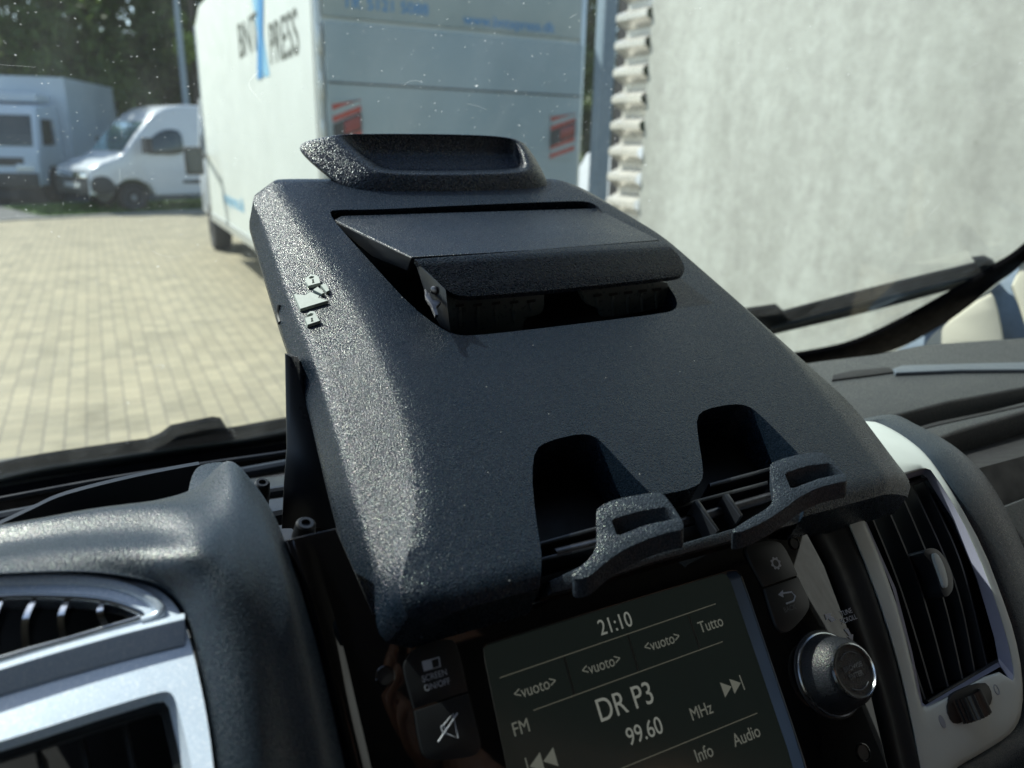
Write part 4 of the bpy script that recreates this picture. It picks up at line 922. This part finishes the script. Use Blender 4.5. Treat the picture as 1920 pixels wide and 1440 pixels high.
VB = .004; VT = BP.uv(BP.P(600, 331, -.004))[1]
v_bl = BP.uv(BP.P(720, 1150, 0))[1]
def surf(u, v):
    U0 = [ucs(k, v) for k in range(5)]; H = [c[1] for c in colsU]
    if u <= U0[0]: return H[0]
    if u >= U0[4]: return H[4]
    for k in range(4):
        if U0[k] <= u <= U0[k+1]:
            t = (u-U0[k])/max(1e-6, U0[k+1]-U0[k])
            if k == 3: t = t*t*(3-2*t) if False else t**1.4
            return H[k]+(H[k+1]-H[k])*t
def on_board(x, y, dh=0):
    h = 0
    for _ in range(6):
        p = BP.P(x, y, h); h = surf(*BP.uv(p))+dh
    return BP.P(x, y, h)
NV = 90; rowsT = []; rowsB = []
ts = []
for k in range(4):
    n = [6, 10, 26, 10][k]; ts += [(k, j/n) for j in range(n)]
ts.append((3, 1.0))
for i in range(NV+1):
    f = i/NV; v = VB+(VT-VB)*f
    U0 = [ucs(k, v) for k in range(5)]
    # round the two far corners
    bc = .014; db = max(0, (VB+bc-v)/bc); insb = .012*(1-math.sqrt(max(0, 1-db*db)))
    rc = .028; d = max(0, (v-(VT-rc))/rc); ins = .010*(1-math.sqrt(max(0, 1-d*d)))*2.6 if d > 0 else 0
    ra_, rb_ = [], []
    for k, t in ts:
        u = U0[k]+(U0[k+1]-U0[k])*t; h = surf(u, v)
        # soften the creases
        h = sum(surf(u+e, v) for e in (-.0014, -.0007, 0, .0007, .0014))/5 if U0[0]+.004 < u < U0[4]-.004 else h
        w_ = (u-U0[0])/(U0[4]-U0[0]); u2 = u+(ins+insb)*(1-w_)-(ins*.6+insb*.5)*w_
        edge = .0035*max(0, (f-.955)/.045)**2*2.0                  # roll over at the far edge
        nose = .004*max(0, 1-(v-VB)/.010)**2                      # and at the near edge
        ra_.append(BP.at(u2, v, h-edge-nose)); rb_.append(BP.at(u2, v, -.0265))
    rowsT.append(ra_); rowsB.append(rb_)
board = mesh('board', solid_grid(rowsT, rowsB), M_board, DH, 28)
def cutter(px, h0=.03, h1=-.05, it=1, ph=0):
    o = [BP.P(x, y, ph)+BP.n*h0 for x, y in rnd(px, it)]; return mesh('cut', slab_bm(o, BP.n*(h1-h0)), M_board, None, 0)
n1 = [(1006, 1300), (1022, 1060), (1003, 960), (997, 890), (1003, 842), (1030, 826), (1085, 813), (1112, 816), (1132, 832), (1180, 885), (1216, 921), (1226, 928), (1260, 924), (1300, 914), (1316, 903), (1319, 880), (1308, 815), (1306, 782), (1322, 767), (1372, 757), (1402, 760), (1424, 776), (1470, 822), (1540, 895), (1570, 960), (1600, 1020), (1560, 1250)]
# keep the feet left and right of the openings: cut only between them
n1 = [(1015, 1400), (1019, 1060)]+n1[2:24]+[(1512, 905), (1512, 960), (1520, 1250)]
hole = [(617, 399), (634, 424), (709, 507), (771, 574), (822, 613), (850, 627), (882, 630), (986, 619), (1134, 601), (1246, 587), (1266, 581), (1271, 567), (1260, 545), (1235, 512), (1131, 398), (1118, 384), (1100, 377), (1060, 377), (860, 385), (700, 393), (625, 393)]
boolean(board, [cutter(n1, it=1), cutter(hole, it=1)])
# side notch on the left rim
# front skirt pieces below the near edge are part of the solid; back frame seen through the openings
bk = [(640, 380), (1120, 370), (1500, 650), (1620, 860), (1500, 960), (1010, 1080), (760, 1090), (640, 760)]
mesh('back_frame', slab_bm([BP.P(x, y, 0)-BP.n*.030 for x, y in bk], BP.n*-.004), M_black, DH)
for (x0, y0, x1, y1) in ((1010, 1015, 1120, 985), (1010, 1045, 1130, 1015), (1330, 905, 1460, 870), (1230, 955, 1440, 900)):
    mesh('cross_rib', slab_bm([BP.P(x0, y0, -.012), BP.P(x1, y1, -.012), BP.P(x1+2, y1+8, -.012), BP.P(x0+2, y0+8, -.012)], BP.n*-.012, bev=.0008), M_smooth, DH)
mesh('latch_block', slab_bm([BP.P(x, y, -.019) for x, y in [(1036, 838), (1074, 829), (1079, 852), (1046, 862)]], BP.n*-.008, bev=.0012), M_jaw, DH)
for (x0, y0, x1, y1) in ((1302, 938, 1344, 996), (1358, 926, 1388, 968)):
    mesh('rib', slab_bm([BP.P(x0, y0, -.004), BP.P(x0+9, y0-2, -.004), BP.P(x1+6, y1-3, -.006), BP.P(x1, y1, -.006)], BP.n*-.010, bev=.0006), M_smooth, DH)
mesh('hinge_rod', tube([BP.P(1040, 1040, -.014), BP.P(1255, 987, -.014), BP.P(1470, 925, -.014)], .0026, 14), M_steel, DH)
mesh('lower_bar', slab_bm([SP.P(x, y, .012) for x, y in [(1030, 1090), (1110, 1052), (1240, 1030), (1500, 955), (1510, 978), (1380, 1012), (1240, 1050), (1090, 1100), (1036, 1112)]], SP.n*-.012, bev=.002), M_clip, DH)
# left support plate standing under the board
sp_ = [(533, 662), (546, 668), (556, 690), (606, 870), (640, 1000), (600, 990), (527, 992), (531, 905), (536, 840)]
mesh('support_plate', slab_bm([D(x, y, .375) for x, y in sp_], fw*.012, bev=.001), M_smooth, DH)
mesh('support_plate', slab_bm([D(x, y, .378) for x, y in [(545, 680), (620, 900), (700, 1100), (640, 1010), (560, 1000), (545, 990)]], fw*.03), M_black, DH)
# catch notch on the left edge
mesh('edge_catch', tube(cat([on_board(525, 572, -.001), on_board(523, 590, -.002), on_board(527, 606, -.002)], 4), .0016, 10), M_black, DH)

# moulded padlock and arrow symbols
def icon(name, px, holes=(), th=.0026):
    o = [on_board(x, y, .0019) for x, y in px]; hs = [[on_board(x, y, .0019) for x, y in q] for q in holes]
    return mesh(name, slab_bm(o, BP.n*-th, hs, bev=.00012, seg=1), M_icon, DH, 0)
icon('arrow_symbol', [(551, 551), (572, 553), (582, 547), (599, 554), (597, 558), (616, 563), (563, 579)])
icon('arrow_symbol', [(587, 543), (596, 537), (608, 549), (603, 551)]); icon('arrow_symbol', [(601, 534), (611, 531), (618, 544), (612, 547)])
kh = lambda x, y: [(x-2, y-3), (x+1.5, y-3.6), (x+1.2, y-.5), (x+3.4, y+3), (x-1.4, y+3.8), (x-.8, y)]
icon('padlock_symbol', [(578, 536), (573, 528), (574, 520), (581, 515), (590, 514.5), (598, 519), (601, 530)], [[(579, 521), (583, 517.5), (589, 518), (588, 521), (582, 522.5)], kh(587, 527)])
icon('padlock_symbol', [(576.5, 609), (572, 597), (575, 594.5), (586, 591.5), (588, 588), (583, 587), (577, 590.5), (575, 589), (581, 583.5), (588, 583), (592.5, 587), (594, 592), (600.5, 601)], [kh(585, 599.5)])

# top handle: a shallow dish
TP = Plane(BP.P(845, 372, .002), 38)
lp_ = [([(560, 290), (566, 268), (962, 262), (984, 276), (1030, 354), (1016, 374), (684, 384), (640, 356)], -.012),
       ([(549, 280), (560, 258), (966, 253), (990, 270), (1035, 348), (1022, 367), (680, 376), (634, 349)], -.008),
       ([(551, 275), (572, 252), (963, 252), (986, 268), (1033, 342), (1018, 358), (684, 368), (640, 343)], -.0055),
       ([(604, 256), (624, 249), (962, 251), (984, 268), (1007, 318), (994, 330), (706, 333), (684, 318)], .0005),
       ([(622, 254), (640, 250), (957, 252), (976, 268), (995, 314), (984, 325), (715, 328), (694, 314)], .0012),
       ([(640, 258), (652, 252), (953, 254), (971, 270), (986, 312), (976, 322), (722, 325), (704, 312)], -.0002),
       ([(676, 290), (690, 285), (953, 287), (966, 292), (976, 311), (968, 319), (730, 322), (712, 312)], -.0090),
       ([(700, 298), (712, 294), (940, 295), (950, 298), (958, 308), (950, 313), (742, 316), (728, 310)], -.0094)]
hd = mesh('handle_dish', loft([[TP.P(x, y, h) for x, y in px] for px, h in lp_]), grain('handle_grained_plastic', (.009, .014, .022), .28, 1000, .7, .0005, dust=1, facet=.28), DH)
subsurf(hd, 3)

# clamp: hinged flap, lid, two ribbed jaws
def BH(pts): return [BP.P(x, y, h) for x, y, h in pts]
fl = BH([(626, 412, -.002), (640, 404, -.002), (1118, 390, -.002), (1127, 395, -.002), (1237, 450, .019), (1000, 469, .019), (771, 482, .019)])
mesh('flap', slab_bm(fl, BP.n*-.002, bev=.0009, seg=3), M_lid, DH)
sidew = BH([(627, 415, -.0025), (771, 484, .0185)]); mesh('flap_side', slab_bm([sidew[0], sidew[1], BP.P(771, 484, .0185)-BP.n*.010+BP.v*.003, BP.P(700, 455, .008)-BP.n*.009, sidew[0]-BP.n*.002], Vector((.0015, 0, 0)), bev=.0003), M_smooth, DH)
lid_px = [(776, 487, .0195), (1000, 470, .0195), (1242, 451, .0195)]
lidc = [(777, 486), (1242, 451), (1268, 472), (1279, 489), (1285, 505), (1278, 515), (1264, 519), (1157, 531), (1000, 547), (879, 556), (858, 554), (840, 546), (822, 530), (800, 509)]
LP_ = Plane(BP.P(776, 487, .0195), 25); 
v0 = LP_.uv(LP_.P(776, 487, 0))[1]; lid = []
for q_ in rnd([(q[0], q[1], 's') if i < 2 else q for i, q in enumerate(lidc)], 2):
    x, y = q_[0], q_[1]
    q = LP_.P(x, y, 0); dvv = v0-LP_.uv(q)[1]
    # lid drops slightly towards its free edge
    lid.append(LP_.P(x, y, -.30*max(0, dvv)))
mesh('lid', slab_bm(lid, BP.n*-.0028, bev=.0012, seg=3), M_lid, DH)
q = LP_.P(879, 556, 0); jv = LP_.P(879, 556, -.30*max(0, v0-LP_.uv(q)[1])); JP = Plane(jv+BP.v*.007, 0); JP.n = (-BP.v+BP.n*.12).normalized()
def jslab(name, px, h, th, mat, bev=.0008, it=1, par=DH): return mesh(name, slab_bm([JP.P(x, y, h) for x, y in rnd(px, it)], JP.n*-min(th, .005)+BP.n*-.001, bev=bev), mat, par)
jl = jslab('clamp_jaw', [(826, 544), (1021, 542), (1021, 580), (1012, 591), (984, 596), (981, 622), (880, 634), (846, 626), (832, 600)], 0, .03, M_jaw, .003)
jr = jslab('clamp_jaw', [(1086, 536), (1253, 518), (1255, 566), (1240, 579), (1132, 600), (1128, 580), (1100, 572)], 0, .03, M_jaw, .003)
for x_, y0, y1 in ((862, 576, 618), (896, 575, 616), (930, 572, 612), (964, 570, 606), (996, 568, 583)):
    jslab('jaw_rib', [(x_-4, y0), (x_+5, y0-1), (x_+3, y1), (x_-1, y1)], .0007, .001, M_jaw, .0003, 1, jl); jslab('jaw_notch', [(x_-7, y0-5), (x_+8, y0-7), (x_+8, y0-2), (x_-7, y0)], .0005, .001, M_black, 0, 0, jl)
for x_, y0, y1 in ((1120, 557, 572), (1150, 555, 592), (1178, 552, 588), (1205, 549, 584), (1232, 546, 578)):
    jslab('jaw_rib', [(x_-4, y0), (x_+5, y0-1), (x_+3, y1), (x_-1, y1)], .0007, .001, M_jaw, .0003, 1, jr); jslab('jaw_notch', [(x_-7, y0-5), (x_+8, y0-7), (x_+8, y0-2), (x_-7, y0)], .0005, .001, M_black, 0, 0, jr)
jslab('jaw_back', [(830, 545), (1256, 520), (1256, 575), (1000, 612), (850, 628)], -.02, .005, M_black, 0, 0)
# spring catch at the left end of the lid
mesh('spring_catch', slab_bm([BP.P(x, y, .012) for x, y in [(796, 540), (804, 548), (812, 562), (822, 560), (827, 566), (818, 575), (822, 590), (816, 590), (808, 570), (798, 556)]], BP.n*-.002, bev=.0003), M_steel, DH)
mesh('pivot_pin', lathe(BP.P(815, 544, .013), Vector((-.8, -.5, .1)), [(.0022, -.001), (.0022, .001), (.0012, .0016), (.0002, .0016)], 16), M_steel, DH)
mesh('lid_side', slab_bm([BP.P(x, y, h) for x, y, h in [(779, 490, .0175), (800, 511, .0172), (824, 534, .0168), (836, 545, .0165), (842, 600, .006), (846, 625, -.001), (826, 612, -.001), (806, 575, .004)]], BP.v*.002, bev=.0002), M_smooth, DH)

# two hooks at the near edge
HPn = Plane(BP.P(1200, 985, .016), 33); HPn.n = Vector((-.30, -.48, .82)).normalized()
def hook(px, slot):
    o = [HPn.P(x, y, 0) for x, y in rnd(px, 2)]; s_ = [HPn.P(x, y, 0) for x, y in rnd(slot, 1, .1)]
    h_ = mesh('hook', slab_bm(o, Vector((0, -.001, -.0075)), [s_], bev=.0010, seg=3), M_clip, DH, 40)
    mesh('slot_floor', slab_bm([p-HPn.n*.006 for p in s_], HPn.n*-.001), M_black, h_)
hook([(1118, 962), (1120, 952), (1148, 937), (1205, 926), (1240, 922), (1256, 940), (1290, 992), (1255, 997), (1208, 1013), (1165, 1033), (1131, 1058), (1105, 1082), (1078, 1088), (1070, 1074), (1092, 1060), (1112, 1040), (1119, 1018), (1118, 985)],
     [(1146, 974), (1199, 958), (1250, 950), (1271, 972), (1214, 983), (1157, 1005)])
HPn = Plane(BP.P(1510, 905, .016), 33); HPn.n = Vector((-.30, -.48, .82)).normalized()
hook([(1443, 876), (1446, 868), (1465, 860), (1510, 849), (1545, 847), (1558, 860), (1596, 901), (1566, 906), (1532, 915), (1498, 932), (1468, 956), (1430, 980), (1385, 1000), (1366, 998), (1400, 975), (1436, 955), (1450, 940), (1450, 920), (1445, 895)],
     [(1471, 887), (1515, 873), (1557, 868), (1580, 887), (1532, 898), (1483, 917)])

# ---- cabin shell around and behind the camera
CB = thing('van_cabin', 'dark van cabin interior with grey headlining and door frames, enclosing the dashboard', 'van cabin', (.16, -.3, .6))
struct_ = []
box('roof_lining', (-.85, -1.2, 2.10), (1.17, .24, 2.16), M_head, CB)
box('bulkhead', (-.85, -1.26, .6), (1.17, -1.2, 2.16), M_head, CB)
box('cab_floor', (-.85, -1.2, .55), (1.17, .6, .6), M_black, CB)
box('door_panel', (-.85, -1.2, .6), (-.80, .8, 1.38), M_smooth, CB); box('door_panel', (1.12, -1.2, .6), (1.17, .7, 1.38), M_smooth, CB)
box('rear_pillar', (-.85, -1.2, 1.38), (-.80, -.45, 2.1), M_head, CB); box('rear_pillar', (1.12, -1.2, 1.38), (1.17, -.45, 2.1), M_head, CB)
box('lower_dash', (-.8, .42, .6), (1.12, .5, 1.36), M_black, CB)
for x_, lb_ in ((-.28, 'driver'), (.68, 'passenger')):
    s_ = thing('seat', 'dark fabric %s seat behind the viewer' % lb_, 'seat', (x_, -.7, .6))
    box('seat_cushion', (x_-.24, -.75, .95), (x_+.24, -.25, 1.1), M_seat, s_, .04)
    box('backrest', (x_-.24, -.95, 1.05), (x_+.24, -.8, 1.75), M_seat, s_, .05)
    box('headrest', (x_-.13, -.93, 1.79), (x_+.13, -.83, 1.98), M_seat, s_, .04)

# black scuttle panel outside, under the wipers
box('scuttle_panel', (-.9, .97, 1.20), (1.22, 1.45, 1.23), M_plast, CB, .005, Matrix.Translation((0, 0, 0)))

# ---- the photographer's hand, beside the viewpoint; the glossy panel mirrors it
M_skin, nts, bs = newmat('skin'); setp(bs, Base_Color=(.50, .27, .18, 1), Roughness=.5, Subsurface_Weight=.15); bs.inputs['Subsurface Radius'].default_value = (.01, .004, .002)
P0 = SP.P(752, 1392, 0); dr = (P0-EYE).normalized(); rr_ = dr-SP.n*2*dr.dot(SP.n); H = P0+rr_*.43
a_ = Vector((-1, .1, .25)).normalized(); b_ = Vector((.2, -.35, 1)).normalized(); c_ = a_.cross(b_).normalized()
if c_.dot(P0-H) < 0: c_ = -c_
vs, es, rs = [], [], []
def jv_(p, r, par=None):
    vs.append(p); rs.append(r)
    if par is not None: es.append((par, len(vs)-1))
    return len(vs)-1
wr = jv_(H-a_*.085-b_*.02, .026); pm = jv_(H-a_*.045, .026, wr)
f1 = jv_(H-a_*.2-b_*.12, .034, wr); jv_(H-a_*.34-b_*.24, .042, f1)
for k, (l, q) in enumerate(((.040, .9), (.046, 1), (.043, 1), (.034, .85))):
    m0 = jv_(H+b_*(1.5-k)*.0215-a_*(.004+.004*abs(k-1)), .0112, pm); m1 = jv_(vs[m0]+a_*l*.9+c_*.012, .0095, m0)
    m2 = jv_(vs[m1]+a_*.010*q+c_*.024*q, .0085, m1); jv_(vs[m2]-a_*.014*q+c_*.016*q, .0075, m2)
t0 = jv_(H-a_*.045+b_*.035+c_*.012, .0135, pm); t1 = jv_(vs[t0]+b_*.018+a_*.022+c_*.010, .0105, t0); jv_(vs[t1]+a_*.028+c_*.008, .0088, t1)
me = bpy.data.meshes.new('person'); me.from_pydata(vs, es, []); me.materials.append(M_skin)
po_ = bpy.data.objects.new('person', me); COL.objects.link(po_)
md = po_.modifiers.new('k', 'SKIN'); 
for i_, r_ in enumerate(rs): me.skin_vertices[0].data[i_].radius = (r_, r_)
me.skin_vertices[0].data[0].use_root = True
md2 = po_.modifiers.new('s', 'SUBSURF'); md2.levels = 2; md2.render_levels = 2
bpy.context.view_layer.update(); me2 = bpy.data.meshes.new_from_object(po_.evaluated_get(bpy.context.evaluated_depsgraph_get())); po_.modifiers.clear(); po_.data = me2
me2.polygons.foreach_set('use_smooth', [True]*len(me2.polygons))
tag(po_, 'bare hand with curled fingers held up beside the viewpoint, mirrored in the glossy radio panel', 'person')
